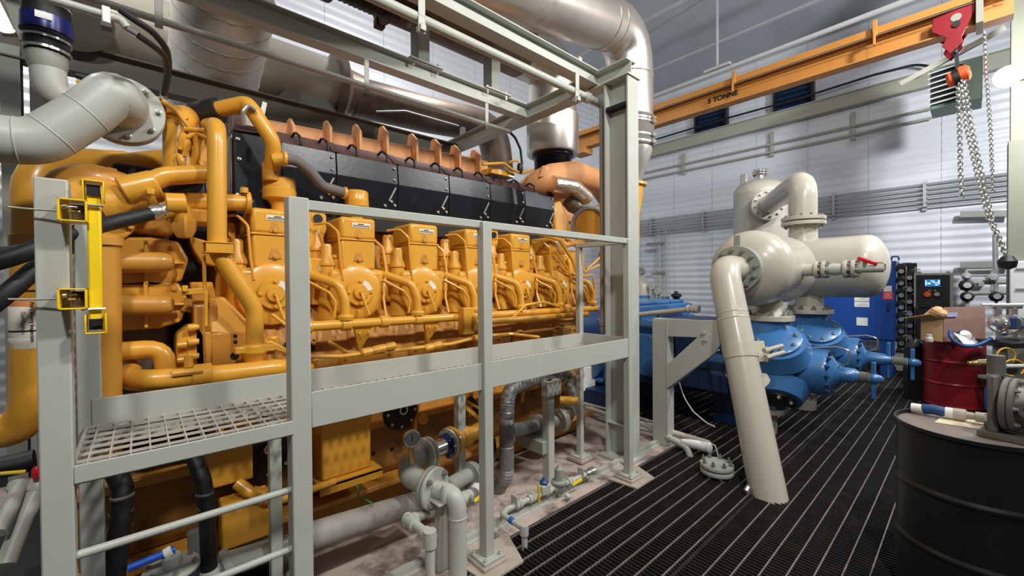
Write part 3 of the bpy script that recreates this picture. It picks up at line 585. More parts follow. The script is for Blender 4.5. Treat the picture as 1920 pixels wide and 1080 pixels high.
for px in (1723, 1778): part('mount_ear', MB().tube([PX(px - 3, 514, px_ + .1), PX(px - 2, 510, px_ + .1), PX(px + 2, 510, px_ + .1), PX(px + 3, 514, px_ + .1)], .014, 6, .03), GREYD, t)
# instrument piping near the right column
ix = 9.6
t = thing('instrument_piping', 'grey instrument pipes, struts and gauge blocks on far wall at right', 'piping', PX(1850, 560, ix))
for a_, b_, y in ((1800, 1893, 402), (1800, 1893, 497)): part('strut', MB().bar(PX(a_, y, XW - .15), PX(b_, y - 2, XW - .15), .05, .1), GREYD, t)
part('riser', MB().tube([PX(1866, 440, ix), PX(1867, 560, ix)], .03, 10), GALV, t)
for a_, b_, y, r in ((1812, 1865, 507, .022), (1822, 1890, 530, .035), (1820, 1890, 550, .035), (1812, 1890, 517, .02)): part('pipe', MB().tube([PX(a_, y, ix), PX(b_, y - 1, ix)], r, 10), GREYD, t)
for px, py, r in ((1812, 518, .06), (1860, 521, .07), (1812, 535, .09), (1813, 556, .08), (1868, 556, .08)): q = part('gauge_block', MB().lathe(PX(px, py, ix - .05), (-1, 0, .1), [(r, -.08), (r, .03), (r * .8, .035), (r * .6, .05)], 8), BLAK if py > 525 else GREYD, t, .006); part('gauge_cap', MB().disc(PX(px + 2, py, ix - .1), (-1, 0, .1), r * .5, .02, 10), GALV, q); part('pipe_drop', MB().b2(PX(px - 3, py, ix) + V((0, 0, -.2)), PX(px + 3, py, ix) + V((-.04, 0, .1))), GREYD, t, .004)
part('wall_bracket', MB().b2((ix - .05, PX(1840, 530, ix).y - .03, 1.5), (XW, PX(1840, 530, ix).y + .03, 1.56)), GREYD, t)
t = thing('grey_enclosure', 'light grey enclosure box mounted on building column at right edge', 'enclosure', PX(1910, 560, 7.9))
a, b = r4(7.9, 1893, 490, 1975, 600); part('box', MB().b2((7.9, a.y, b.z), (8.0, b.y, a.z)), TRIMG, t, .012)
for k in range(2): q = PX(1912, 505 + k * 38, 7.9); part('door_rib', MB().b2((7.885, a.y - .05, q.z), (7.9, b.y, q.z + .02)), GREYD, t)
# ------------------------------------------------------------------ drums and things on them
def drum(t, c, R, h, mt):
    pr = [(R * .96, 0), (R, .012), (R, .03), (R * .985, .045)]
    for z in (h * .34, h * .66): pr += [(R * .985, z - .02), (R * 1.01, z - .005), (R * 1.01, z + .005), (R * .985, z + .02)]
    pr += [(R * .985, h - .03), (R * .99, h - .024), (R * 1.015, h - .018), (R * 1.015, h), (R * .985, h), (R * .97, h - .02), (R * .96, h - .034)]
    b = part('barrel', MB().lathe(c, (0, 0, 1), pr, 56), mt, t, ang=12)
dk = V((3.05, -.005, 0)); HB = .88
t = thing('black_drum', 'black steel drum standing on the grating in right foreground', 'drum', dk); drum(t, dk, .292, HB, DRUMK)
part('lid', MB().disc(dk + V((0, 0, HB - .035)), (0, 0, 1), .283, .016, 48), mat('drum_lid', srgb(128, 116, 108), .5, .1, .08, 8, .05, 30), t)
c = PD(1788, 560, 5.3); dr_ = V((c.x, c.y, 0))
t = thing('red_drum', 'dark red steel drum with rolled hoops behind the black drum', 'drum', dr_); drum(t, dr_, .285, .87, RED)
part('lid', MB().disc(dr_ + V((0, 0, .835)), (0, 0, 1), .277, .016, 40), RED, t)
# cardboard box
t = thing('cardboard_box', 'open cardboard box with brown flap folded down, on red drum', 'box', dr_ + V((0, 0, .87)))
zb = .855
def pw(px, py, dep): return PD(px, py, dep)
A0, A1, A2, A3 = pw(1727, 628, 5.18), pw(1768, 632, 5.0), pw(1846, 634, 5.2), pw(1800, 630, 5.45)
for p in (A0, A1, A2, A3): p.z = zb
T = V((0, 0, .27))
part('side_wall', MB().prism([A0, A1, A1 + T, A0 + T], (.006, .006, 0)), CARD, t); part('side_wall', MB().prism([A2, A3, A3 + T, A2 + T], (.006, .006, 0)), CARD, t); part('side_wall', MB().prism([A3, A0, A0 + T, A3 + T], (.006, .006, 0)), CARD, t)
part('printed_side', MB().prism([A1, A2, A2 + T * 1.0, A1 + T * 1.0], (-.006, -.006, 0)), CARDD, t)
T2 = V((0, 0, .145))
part('raised_flap', MB().prism([A1 + T, A2 + T, A2 + T + T2 + V((.03, .0, 0)), A1 + T + T2 + V((.03, 0, 0))], (-.006, -.004, 0)), CARDD, t)
part('front_flap', MB().prism([A0 + T, A1 + T, A1 + T + V((-.06, .1, .06)), A0 + T + V((-.14, .16, .0))], (0, 0, .006)), CARD, t)
part('inner_flap', MB().prism([A1 + T, A1 + T + V((.1, .1, .13)), A0 + T + V((.14, .0, .02)), A0 + T], (0, 0, .006)), CARD, t)
q = A1 + T + (A2 - A1) * .05 + V((-.012, -.012, .03)); part('shipping_label', MB().prism([q, q + (A2 - A1) * .24, q + (A2 - A1) * .24 + V((.005, 0, .05)), q + V((.005, 0, .05))], (-.002, -.002, 0)), mat('label_blue', srgb(148, 160, 196), .6, 0, .05, 20), t)
q = A0 + T + V((.03, .0, .03)); solo('red_marker', MB().cyl(q, q + (A1 - A0) * .75 + V((0, 0, .02)), .012, 10), REDB, 'red stick lying on the cardboard box flap', 'marker')
q = A1 + T + V((.05, .04, .08)); solo('packing_paper', MB().lathe(q, (1, .4, .2), [(.02, -.12), (.06, -.08), (.045, -.02), (.07, .04), (.03, .1)], 9), CARD, 'crumpled brown packing paper in top of the box', 'paper', ang=10)
q = pw(1742, 632, 5.02); q.z = zb; solo('small_jar', MB().lathe(q, (0, 0, 1), [(.036, 0), (.04, .03), (.036, .05), (.028, .06), (.028, .085), (.02, .09)], 16), BEIGE, 'small grey jar on red drum rim before the box', 'jar')
q = pw(1811, 617, 4.93); q.z = zb + .03; 
t = thing('tape_roll', 'blue and cream roll lying against the box on red drum', 'roll', q); ax = V((-.75, -.55, .5))
part('roll_body', MB().lathe(q + V((0, 0, .06)), ax, [(.06, -.06), (.068, -.05), (.068, .0)], 20), BLUED, t); part('roll_core', MB().disc(q + V((0, 0, .06)) + ax.normalized() * 0, ax, .058, .006, 20), LABW, t)
q = pw(1810, 634, 4.93); bag = MB(); g = []
for i in range(7):
    for j in range(7):
        px = 1788 + i * 6.5 + (j * 3.3); py = 624 + j * 3.6 + i * 1.4; g.append(pw(px, py, 4.93 - .02 * j + random.uniform(-.012, .012)))
bag.add(g, [(i * 7 + j, i * 7 + j + 1, (i + 1) * 7 + j + 1, (i + 1) * 7 + j) for i in range(6) for j in range(6)])
o = solo('plastic_bag', bag, mat('bag_film', srgb(214, 214, 224), .12, 0, .05, 20, .4, 60), 'crumpled shiny white plastic bag over the red drum rim', 'bag', ang=12); o.modifiers.new('s', 'SOLIDIFY').thickness = .004
solo('blue_hose', MB().tube([pw(1782, 621, 4.95), pw(1781, 630, 4.88), pw(1790, 641, 4.84), pw(1806, 649, 4.8), pw(1826, 649, 4.78), pw(1845, 643, 4.76), pw(1862, 632, 4.74), pw(1885, 628, 4.74)], .021, 12, .2), BLUH, 'blue rubber hose sagging across the front of red drum', 'hose')
# diaphragm pump on bench
def dpump(name, o, u, s, label, mt1, mt2):
    t = thing(name, label, 'pump', o); u = V(u).normalized(); sides = (-1, 1) if s < 1.05 else (1,)
    z = V((0, 0, 1)); c = o + z * .17 * s
    for sg in sides:
        q = c + u * sg * .06 * s; part('pump_head', MB().lathe(q, u * sg, [(.10 * s, 0), (.105 * s, .02 * s), (.105 * s, .035 * s), (.07 * s, .07 * s), (.03 * s, .085 * s)], 22).ring(q + u * sg * .036 * s, u * sg, .09 * s, 8, .01 * s, .012 * s), mt1, t)
        part('valve_chamber', MB().cyl(q + u * sg * .03 * s + z * .09 * s, q + u * sg * .03 * s + z * .17 * s, .035 * s, 12), mt1, t); part('valve_chamber', MB().cyl(q + u * sg * .03 * s - z * .17 * s, q + u * sg * .03 * s - z * .09 * s, .035 * s, 12), mt1, t)
        part('foot', MB().cyl(q + u * sg * .03 * s - z * .17 * s, q + u * sg * .09 * s - z * .17 * s, .03 * s, 10), mt1, t)
    part('center_block', MB().bar(c - u * .07 * s, c + u * .07 * s, .1 * s, .13 * s), mt2, t, .01)
    part('discharge_manifold', MB().cyl(c + z * .19 * s - u * .17 * s, c + z * .19 * s + u * .17 * s, .026 * s, 12), mt1, t)
    part('suction_manifold', MB().cyl(c - z * .16 * s - u * .13 * s, c - z * .16 * s + u * .13 * s, .026 * s, 12), mt1, t)
    return t
bd = 4.75
q0 = pw(1890, 640, bd)
t = thing('pump_bench', 'dark bench with green-grey legs behind black drum at right edge', 'bench', (q0.x, q0.y, 0))
u = V((.743, -.669, 0)); w_ = V((.97, -.2, 0))
part('bench_top', MB().bar(q0 + V((0, 0, -.02)) - u * .2, q0 + V((0, 0, -.02)) + u * .5, .4, .06), BLAK, t, .006)
for k in (-.1, .35): part('leg', MB().bar((q0.x + u.x * k, q0.y + u.y * k, 0), (q0.x + u.x * k, q0.y + u.y * k, q0.z - .05), .1, .1), GREYD, t, .006)
part('shelf', MB().bar(V((q0.x, q0.y, .45)) - u * .12, V((q0.x, q0.y, .45)) + u * .4, .4, .04), GREYD, t, .004)
solo('bottle', MB().lathe(pw(1858, 735, bd - .1) * 1, (0, 0, 1), [(.05, -.2), (.05, .04), (.02, .09), (.02, .12)], 16), CABB, 'blue bottle standing on grating between red drum and bench', 'bottle')
dpump('diaphragm_pump', pw(1885, 634, bd - .02), u, 1.0, 'small silver double diaphragm pump on the dark bench', CHROME, BLUED)
q = pw(1840, 571, bd); solo('steel_rod', MB().cyl(q, q + u * .8, .012, 10), LABW, 'pale rod lying level above the small silver pump', 'rod')
for k, (px, py) in enumerate(((1886, 668), (1900, 690))):
    c = pw(px, py, bd - .25); pts = [c + (u * cos(a) * (.1 + .02 * k) + V((0, 0, 1)) * sin(a) * .09) for a in [i * pi / 8 for i in range(-2, 13)]]
    solo('yellow_cable', MB().tube(pts, .009, 8), SAFE if 0 else mat('cable_yellow%d' % k, srgb(206, 158, 44), .5), ('upper', 'lower')[k] + ' of two yellow cable loops hanging below the pump bench', 'cable', group='yellow cable loops')
# brass valve in front of red drum on a standpipe
q = pw(1845, 681, 4.2); t = thing('drum_valve', 'brass and steel valve fitting on a pipe in front of red drum', 'valve', q)
part('valve_body', MB().lathe(q - u * .16, u, [(.012, 0), (.022, .01), (.02, .05), (.03, .06), (.03, .1), (.02, .11), (.024, .17), (.02, .22), (.024, .25)], 12), BRASS, t, .002)
part('standpipe', MB().cyl((q.x + u.x * .16, q.y + u.y * .16, 0), q + u * .16 - V((0, 0, .05)), .02, 10), GREYD, t)
part('elbow', MB().tube([q + u * .08, q + u * .16, q + u * .16 - V((0, 0, .07))], .026, 12, .04), GREYD, t)
part('lever', MB().bar(q - u * .06 + V((0, 0, .03)), q + u * .06 + V((0, 0, .035)), .02, .012), TRIMG, t)
q = pw(1884, 687, 4.0); solo('grey_pipe', MB().cyl(q, q + u * .6, .022, 14), GREY, 'short grey pipe leaving frame at right beside the yellow cables', 'pipe')
# things on the black drum
zt0 = HB - .018
o = PZ(1905, 790, zt0 + .0)
ux = V((.66, -.75, 0)).normalized(); 
t = thing('diaphragm_pump', 'big dull grey diaphragm pump standing on lid of black drum at right edge', 'pump', PZ(1890, 822, zt0))
o = PZ(1876, 818, zt0); uu = V((-.22, -.975, 0)); zz_ = V((0, 0, 1)); PMPG = mat('dull_cast_grey', srgb(118, 116, 108), .55, .2, .1, 12, .05, 50); c = o + zz_ * .16
part('pump_base', MB().bar(o + zz_ * .015 - uu * .06, o + zz_ * .015 + uu * .18, .16, .03), PMPG, t, .004)
part('base_rod', MB().cyl(o + zz_ * .05 - uu * .05, o + zz_ * .05 + uu * .18, .018, 10), GALV, t)
part('body_plate', MB().bar(c - uu * .03, c + uu * .005, .15, .27), PMPG, t, .012)
part('rear_flange', MB().lathe(c + uu * .012, uu, [(.118, 0), (.122, .004), (.122, .018), (.118, .022)], 28), PMPG, t); part('front_flange', MB().lathe(c + uu * .036, uu, [(.118, 0), (.122, .004), (.122, .018), (.118, .022)], 28), PMPG, t)
bolts(t, c + uu * .058, uu, .108, 8, .01, .016, BOLT)
part('pump_head', MB().lathe(c + uu * .058, uu, [(.09, 0), (.085, .03), (.06, .06), (.05, .1), (.055, .105), (.055, .13)], 24), PMPG, t)
part('inlet_boss', MB().lathe(c + uu * .1 - V((.97, -.2, 0)) * .05, -V((.97, -.2, 0)), [(.045, -.02), (.045, .04), (.035, .05), (.018, .05), (.015, .03)], 18), PMPG, t)
part('top_port', MB().cyl(c + zz_ * .13 - uu * .015, c + zz_ * .22 - uu * .015, .03, 14), PMPG, t)
a = PZ(1718, 765, zt0 + .03); b = PZ(1888, 790, zt0 + .04); d_ = (b - a)
t = thing('hose_assembly', 'hose with grey couplings lying on lid of black drum', 'hose', a)
part('hose_tip', MB().cyl(a - d_ * .06, a + d_ * .1, .024, 14), PAPER, t); part('hose', MB().tube([a + d_ * .08, a + d_ * .2 + V((0, 0, .006)), a + d_ * .34], .026, 14), BLUH, t)
for k in (.345, .375, .405): part('crimp', MB().lathe(a + d_ * k, d_, [(.026, 0), (.03, .004), (.026, .012)], 14), WHITE, t)
part('coupling', MB().lathe(a + d_ * .42, d_, [(.024, 0), (.03, .01), (.03, .05), (.02, .055), (.018, .08), (.026, .085), (.026, .12), (.02, .125), (.02, .15)], 12), BEIGE, t)
part('valve_block', MB().lathe(a + d_ * .72, d_, [(.022, 0), (.028, .02), (.028, .09), (.02, .1), (.02, .14)], 6), GREYD, t)
pts = [PZ(px, py, zt0) for px, py in ((1752, 792), (1772, 777), (1862, 793), (1880, 812))]
solo('paper_sheet', MB().prism(pts, (0, 0, .002)), mat('stained_paper', srgb(222, 206, 176), .8, 0, .06, 30, dirt=(srgb(150, 130, 100), 14, .62)), 'stained cream paper sheet on lid of black drum', 'paper')
q = pw(1918, 960, 2.0)
# second dark drum-side object and shadowed kick area: bucket between
q = pw(1714, 690, 5.6); solo('plastic_wrap', MB().lathe((q.x, q.y, 0), (0, 0, 1), [(.1, 0), (.12, .3), (.1, .7), (.04, .8)], 9), BLAK, 'dark wrapped upright roll between tubing board and red drum', 'roll', ang=15)
# ------------------------------------------------------------------ access platform
YO, YI = 1.855, 2.352
t = thing('access_platform', 'grey steel access platform with ladder, handrail and toe plates before the engine', 'platform', (1.4, 2.1, 0))
def post(x, y, z0, z1, w=.055, nm='post'): return part(nm, MB().b2((x - w / 2, y - w / 2, z0), (x + w / 2, y + w / 2, z1)), GREY, t, .005)
post(-.195, 1.892, 0, 1.927, .072, 'ladder_stile'); post(.492, 1.895, 0, 1.962, .078, 'ladder_stile')
post(1.462, 1.862, .05, 1.95, .062); post(2.94, 1.875, .05, 1.95, .055)
post(-.155, 2.385, 0, 1.93, .07, 'rear_post'); post(.50, 2.38, 0, 1.0, .055, 'rear_post'); post(1.64, 2.38, .03, 1.0, .06, 'rear_post'); post(2.945, 2.375, .05, 1.95, .05, 'rear_post')
part('handrail', MB().b2((.46, 1.86, 1.912), (2.965, 1.91, 1.955)), GREY, t, .004)
part('end_rail', MB().b2((2.915, 1.88, 1.912), (2.965, 2.395, 1.95)), GREY, t, .004)
part('side_rail', MB().b2((-.215, 1.9, 1.89), (-.175, 2.4, 1.925)), GREY, t, .004)
part('toe_plate', MB().b2((.53, YO, .998), (3.02, YO + .012, 1.15)), GREY, t, .003); part('toe_plate', MB().b2((-.15, YI - .006, .95), (2.96, YI + .006, 1.15)), GREY, t, .003)
part('toe_plate', MB().b2((2.96, YO, .998), (2.972, YI, 1.15)), GREY, t, .003)
part('edge_angle', MB().b2((-.16, YO, .985), (.46, YO + .01, 1.045)).b2((-.16, YO, .985), (.46, YO + .05, .993)), GREY, t, .003)
part('side_toe_plate', MB().b2((-.17, 1.9, .985), (-.158, 2.36, 1.045)), GREY, t, .003)
m = MB(); x = -.13
while x < 2.95: m.b2((x - .0022, YO + .012, 1.02), (x + .0022, YI - .008, 1.048)); x += .05
for k in range(7): y = YO + .03 + k * .073; m.b2((-.155, y - .0025, 1.042), (2.958, y + .0025, 1.051))
part('deck_grating', m, mat('deck_grating_paint', srgb(188, 182, 170), .5, 0, .08, 12), t, kind='stuff')
for (px, py, qx, qy) in ((132, 1043, 556, 916), (400, 1090, 556, 1030)):
    z = PY(345, (py + qy) / 2 if px < 200 else 1108, 1.892).z; part('rung', MB().cyl((-.17, 1.892, z), (.46, 1.892, z), .0135, 12), GREY, t)
z0 = PY(345, 980, 1.892).z
for k in (2,): part('rung', MB().cyl((-.17, 1.892, z0 - k * .29), (.46, 1.892, z0 - k * .29), .0135, 12), GREY, t)
for (x, y) in ((1.462, 1.862), (2.94, 1.875), (2.945, 2.375)):
    part('base_plate', MB().b2((x - .07, y - .07, .035), (x + .07, y + .07, .052)), GREY, t, .003)
    part('grout_pad', MB().b2((x - .085, y - .085, .0), (x + .085, y + .085, .035)), DIRT, t, .008)
    bolts(t, (x, y, .052), (0, 0, 1), .075, 4, .012, .02, GREY, pi / 4, 'anchor_bolt')
for (x, y) in ((1.48, 1.845), (2.96, 1.86)): part('outrigger_plate', MB().prism([(x - .16, 1.98, .002), (x - .13, y - .13, .002), (x + .13, y - .13, .002), (x + .24, 1.98, .002)], (0, 0, .012)), DIRT, fl)
# swing gate folded against the stile
gy = 1.80
t = thing('safety_gate', 'bright yellow spring gate folded back beside the left ladder stile', 'gate', (-.05, gy, 1.4))
gx = -.085
pa, pb = PY(175, 340, gy), PY(183, 625, gy)
part('gate_tube', MB().b2((pa.x - .0155, gy, pb.z + .03), (pa.x + .0155, gy + .04, pa.z - .03)), SAFE, t, .005)
for z in (pa.z, pb.z):
    s_ = -1 if z == pa.z else 1
    part('tube_end', MB().b2((pa.x - .022, gy - .02, z), (pa.x + .022, gy + .05, z + s_ * .004)).b2((pa.x - .024, gy - .02, z), (pa.x - .02, gy + .05, z + s_ * .06)).b2((pa.x + .02, gy - .02, z), (pa.x + .024, gy + .05, z + s_ * .06)), SAFE, t, .002)
    part('tube_opening', MB().b2((pa.x - .015, gy - .006, z + s_ * .012), (pa.x + .015, gy + .0, z + s_ * .045)), BLAK, t)
    part('clamp_bolt', MB().cyl((pa.x - .03, gy - .008, z + s_ * .075), (pa.x + .022, gy - .008, z + s_ * .075), .004, 6), CHROME, t)
for (py0, py1) in ((372, 418), (541, 579)):
    a, b = PY(108, py0, gy), PY(165, py1, gy)
    part('hinge_bracket', MB().b2((a.x, gy - .02, a.z - .004), (b.x, gy + .06, a.z)).b2((a.x, gy - .02, b.z), (b.x, gy + .06, b.z + .004)).b2((a.x, gy - .02, b.z), (a.x + .005, gy + .06, a.z)).b2((b.x - .005, gy - .02, b.z), (b.x, gy + .06, a.z)), SAFE, t, .001)
    zc = (a.z + b.z) / 2
    part('spring', MB().lathe((b.x - .022, gy + .02, b.z + .006), (0, 0, 1), [q for k in range(9) for q in ((.013, k * .0056), (.016, k * .0056 + .0028))], 14), RUST, t)
    part('hinge_bolt', MB().cyl((a.x + .006, gy, zc + .012), (a.x + .04, gy, zc + .012), .004, 8).cyl((a.x + .01, gy, zc + .012), (a.x + .018, gy, zc + .012), .009, 6).cyl((a.x + .02, gy + .01, zc - .0), (a.x + .045, gy + .01, zc), .004, 8), CHROME, t)
    part('stile_u_bolt', MB().tube([(a.x + .005, gy + .025, zc), (a.x - .06, gy + .035, zc), (a.x - .1, gy + .04, zc + .002)], .003, 8), BOLT, t)
part('latch_tab', MB().bar(PY(170, 607, gy - .01), PY(190, 603, gy - .01), .02, .02), BLAK, t)
# ------------------------------------------------------------------ overhead steel frame
t = thing('overhead_frame', 'pale grey steel frame of beams over the engine with column at right', 'frame', (3.3, 2.16, 0))
part('column', ibeam(MB(), (3.29, 2.16, 0), (3.29, 2.16, 3.44), .17, .25, .014, (0, 1, 0)), GREY, t)
part('column_cap', MB().b2((3.19, 2.02, 3.425), (3.39, 2.3, 3.44)), GREY, t); part('stiffener', MB().b2((3.21, 2.05, 3.2), (3.375, 2.27, 3.208)), GREY, t)
part('shim_bracket', MB().b2((3.2, 2.05, 3.17), (3.28, 2.26, 3.198)), BLAK, t)
part('base_plate', MB().b2((3.14, 2.0, .0), (3.44, 2.32, .02)).b2((3.22, 2.06, .3), (3.36, 2.28, .31)), GREY, t)
part('cross_beam', ibeam(MB(), (3.3, 2.06, 3.515), (3.3, 5.0, 3.515), .15, .155, .011), GREY, t)
part('front_beam', ibeam(MB(), (-2.6, 2.43, 3.53), (3.3, 2.43, 3.53), .12, .14, .01), GREY, t)
part('rear_beam', ibeam(MB(), (-2.6, 3.39, 3.52), (3.3, 3.39, 3.52), .12, .15, .01), GREY, t)
part('back_beam', ibeam(MB(), (-3.0, 4.85, 3.42), (3.4, 4.85, 3.42), .16, .22, .012), BEAMD, t)  # its unlit look comes from the darkened colour
for px in (24, 78): q = PY(px, 250, 4.85); part('back_column', ibeam(MB(), (q.x, 4.85, 0), (q.x, 4.85, 3.4), .1, .12, .012, (0, 1, 0)), GREYD, t)
for px in (788, 922):
    q = PY(px, 120, 3.39); part('stub_post', MB().b2((q.x - .06, 3.32, 3.6), (q.x + .06, 3.46, 3.98)).b2((q.x - .09, 3.3, 3.95), (q.x + .09, 3.48, 4.0)), GREYD, t, .006)
    part('stub_base', MB().b2((q.x - .14, 3.31, 3.595), (q.x + .2, 3.47, 3.61)), GREY, t, .002)
    for dx in (-.1, .15): part('anchor_bolt', MB().cyl((q.x + dx, 3.335, 3.55), (q.x + dx, 3.335, 3.63), .012, 6), CHROME, t)
q = PX(1093, 110, 3.3); part('short_stub', MB().b2((3.2, q.y - .03, 3.59), (3.25, q.y + .03, 3.8)), CARD if 0 else GREY, t)
q = PY(682, 250, 4.85)
# pipes hung below the beams
def pipe(name, label, pts, r, mt, R=.1, n=16, cat='pipe'): return solo(name, MB().tube(pts, r, n, R), mt, label, cat)
t = thing('vent_pipe', 'pale pipe hung under the front beam, turning down beside the column', 'pipe', (1.5, 2.43, 3.3))
ve = PY(1107, 186, 2.40); zb_ = PY(1132, 600, 2.40).z
xv = PY(1131, 400, 2.40).x
part('pipe_run', MB().tube([(-2.4, 2.40, ve.z), (ve.x, 2.40, ve.z)], .034, 16), GREY, t)
part('pipe_drop', MB().tube([(ve.x, 2.40, ve.z), (xv, 2.40, ve.z), (xv, 2.40, zb_ + .02)], .034, 16, .06), GREYD, t)
part('union', MB().lathe((ve.x - .05, 2.40, ve.z), (1, 0, 0), [(.036, -.03), (.05, -.02), (.05, .02), (.036, .03)], 10), GREY, t)
part('union', MB().lathe((xv, 2.40, zb_), (0, 0, -1), [(.036, -.05), (.042, -.03), (.042, 0), (.05, .01), (.05, .05), (.04, .06), (.04, .1), (.03, .13)], 12), GREYD, t)
for px in (279, 786, 1076):
    q = PY(px, 100, 2.40); part('pipe_hanger', MB().b2((q.x - .025, 2.36, ve.z), (q.x + .025, 2.365, 3.47)).b2((q.x - .025, 2.36, ve.z - .11), (q.x + .025, 2.37, ve.z)).b2((q.x - .02, 2.34, ve.z - .1), (q.x + .02, 2.4, ve.z - .06)), GREY, t, .004)
t = thing('hanging_conduit', 'thin pale conduit hung along the rear beam above the orange fins', 'conduit', (1.5, 3.36, 3.2))
c0, c1 = PY(645, 149, 3.36), PY(955, 247, 3.36)
part('pipe_run', MB().tube([(-2.4, 3.36, c1.z), (c1.x, 3.36, c1.z)], .022, 12), GREY, t)
for px in (686, 910, 300): q = PY(px, 180, 3.36); part('pipe_hanger', MB().b2((q.x - .02, 3.335, c1.z - .06), (q.x + .02, 3.34, 3.46)), GREY, t, .003)
solo('black_hose', MB().tube([c1 + V((0, 0, 0)), PY(966, 258, 3.4), PY(976, 280, 3.4), PY(979, 308, 3.4)], .014, 8, .08), BLK, 'short black hose arching from conduit end down to the yellow bracket', 'hose')
# two hoses looping down at left and the short conduit
t = thing('coolant_conduit', 'thin pale conduit at top left ending in a junction fitting and elbow', 'conduit', PY(200, 30, 2.3))
part('pipe_run', MB().tube([PY(60, -12, 2.3), PY(192, 27, 2.3), PY(228, 38, 2.3), PY(238, 52, 2.3)], .016, 12, .04), GREY, t)
q = PY(201, 30, 2.3); part('junction_clip', MB().b2(q + V((-.015, -.02, -.035)), q + V((.01, .02, .03))), WHITE, t, .004); part('clip_plate', MB().b2(q + V((-.018, -.02, -.05)), q + V((.013, .025, -.034))), BLAK, t)
part('fitting', MB().tube([PY(238, 54, 2.3), PY(258, 66, 2.3)], .012, 10), CHROME, t)
solo('black_hose', MB().tube([PY(258, 66, 2.3), PY(290, 88, 2.35), PY(311, 107, 2.45), PY(314, 140, 2.6), PY(307, 178, 2.75)], .013, 10, .2), BLK, 'lower black hose from conduit elbow at top left to the engine', 'hose')
t = thing('hydraulic_hose', 'upper black hose arching from beam pipe down to the engine fitting', 'hose', PY(310, 100, 2.5))
part('hose', MB().tube([PY(225, 18, 2.38), PY(250, 36, 2.38), PY(285, 58, 2.4), PY(312, 90, 2.5), PY(318, 125, 2.65), PY(308, 176, 2.75)], .014, 10, .25), BLK, t)
part('end_fitting', MB().tube([PY(308, 172, 2.75), PY(306, 186, 2.76)], .016, 8), CHROME, t)
# ------------------------------------------------------------------ ducts
t = thing('intake_duct', 'large stainless duct bending from ceiling down behind the right column', 'duct', (4.5, 2.85, 2.6))
DX = PY(1181, 200, 2.85); dx = DX.x; zE = PY(1181, 60, 2.85).z
zc = [PY(1185, p, 2.85).z for p in (150, 228, 236, 262, 282, 345)]
e0 = V((dx, 2.85, zE)); e2 = PD(846, -62, 3.2); e2 = e2 + (e2 - e0) * .6
part('duct_run', MB().tube([(dx, 2.85, zc[1]), e0, e2], .275, 36, .42), STEEL, t)
du = (e2 - e0).normalized()
for k in (.5, .66): part('duct_band', MB().lathe(e0 + du * k, du, [(.275, -.012), (.284, -.008), (.284, .008), (.275, .012)], 36), STEEL, t)
part('duct_band', MB().lathe((dx, 2.85, zc[0]), (0, 0, 1), [(.275, -.02), (.283, -.012), (.283, .012), (.275, .02)], 36), STEEL, t)
part('rubber_sleeve', MB().lathe((dx, 2.85, zc[4]), (0, 0, 1), [(.272, -.01), (.285, 0), (.285, zc[1] - zc[4]), (.272, zc[1] - zc[4] + .01)], 36), DGREY, t)
for z in (zc[1] - .05, zc[2] - .03, zc[3] - .02, zc[4] + .03): part('hose_clamp', MB().lathe((dx, 2.85, z), (0, 0, 1), [(.285, -.012), (.292, -.01), (.292, .01), (.285, .012)], 36).b2((dx - .02, 2.53, z - .02), (dx + .06, 2.575, z + .02)), CHROME, t)
part('reducer_cone', MB().lathe((dx, 2.85, zc[5]), (0, 0, 1), [(.13, 0), (.14, .02), (.262, zc[4] - zc[5] - .05), (.27, zc[4] - zc[5])], 36), STEEL, t)
t2 = thing('air_inlet', 'yellow engine air inlet funnel under the steel cone behind the column', 'inlet', (dx, 2.85, 1.9))
part('inlet_funnel', MB().lathe((dx, 2.85, zc[5]), (0, 0, -1), [(.14, 0), (.2, .01), (.2, .04), (.16, .06), (.13, .3), (.1, .45)], 28), YEL, t2)
part('inlet_elbow', MB().tube([(dx, 2.85, zc[5] - .35), (dx, 2.85, 1.95), (dx - .4, 2.95, 1.9)], .11, 20, .2), YEL, t2)
# exhaust run
t = thing('exhaust_pipe', 'large browned exhaust duct with dark bellows, turning down to the turbo', 'duct', (3.7, 3.55, 2.8))
Yx = 3.55; qx = PY(1036, 250, Yx); xr = qx.x; zR = PY(850, 30, Yx).z
part('exhaust_run', MB().tube([PY(748, -22, Yx) * 1, (2.6, Yx, zR), (xr, Yx, zR), (xr, Yx, PY(1036, 285, Yx).z)], .31, 36, .5), RUST, t) if 0 else None
zlo = PY(1036, 292, Yx).z; xb = PY(735, 20, Yx).x
part('exhaust_run', MB().tube([(xb, Yx, zR), (xr - .55, Yx, zR)], .3, 36), RUST, t)
part('exhaust_elbow', MB().tube([(xr - .55, Yx, zR), (xr, Yx, zR), (xr, Yx, zlo + .35)], .3, 36, .5), STEEL, t)
part('exhaust_drop', MB().lathe((xr, Yx, zlo), (0, 0, 1), [(.2, .0), (.315, 0), (.325, .02), (.325, .48), (.31, .5)], 40), STEEL, t)
part('bellows', MB().lathe((xr, Yx, zlo - .24), (0, 0, 1), [(.2, -.02)] + [q for k in range(7) for q in ((.215, k * .03), (.235, k * .03 + .015))] + [(.26, .215), (.26, .25)], 32), HOOD, t)
bolts(t, (xr, Yx, zlo - .01), (0, 0, -1), .245, 12, .012, .02, BOLT)
part('bellows', MB().lathe((xb, Yx, zR), (-1, 0, 0), [(.3, -.3), (.305, 0), (.34, .01), (.34, .05), (.26, .06)] + [q for k in range(9) for q in ((.26, .08 + k * .045), (.3, .1 + k * .045))] + [(.26, .5), (.35, .51), (.35, .56), (.3, .57), (.3, 1.6)], 32), HOODT, t)
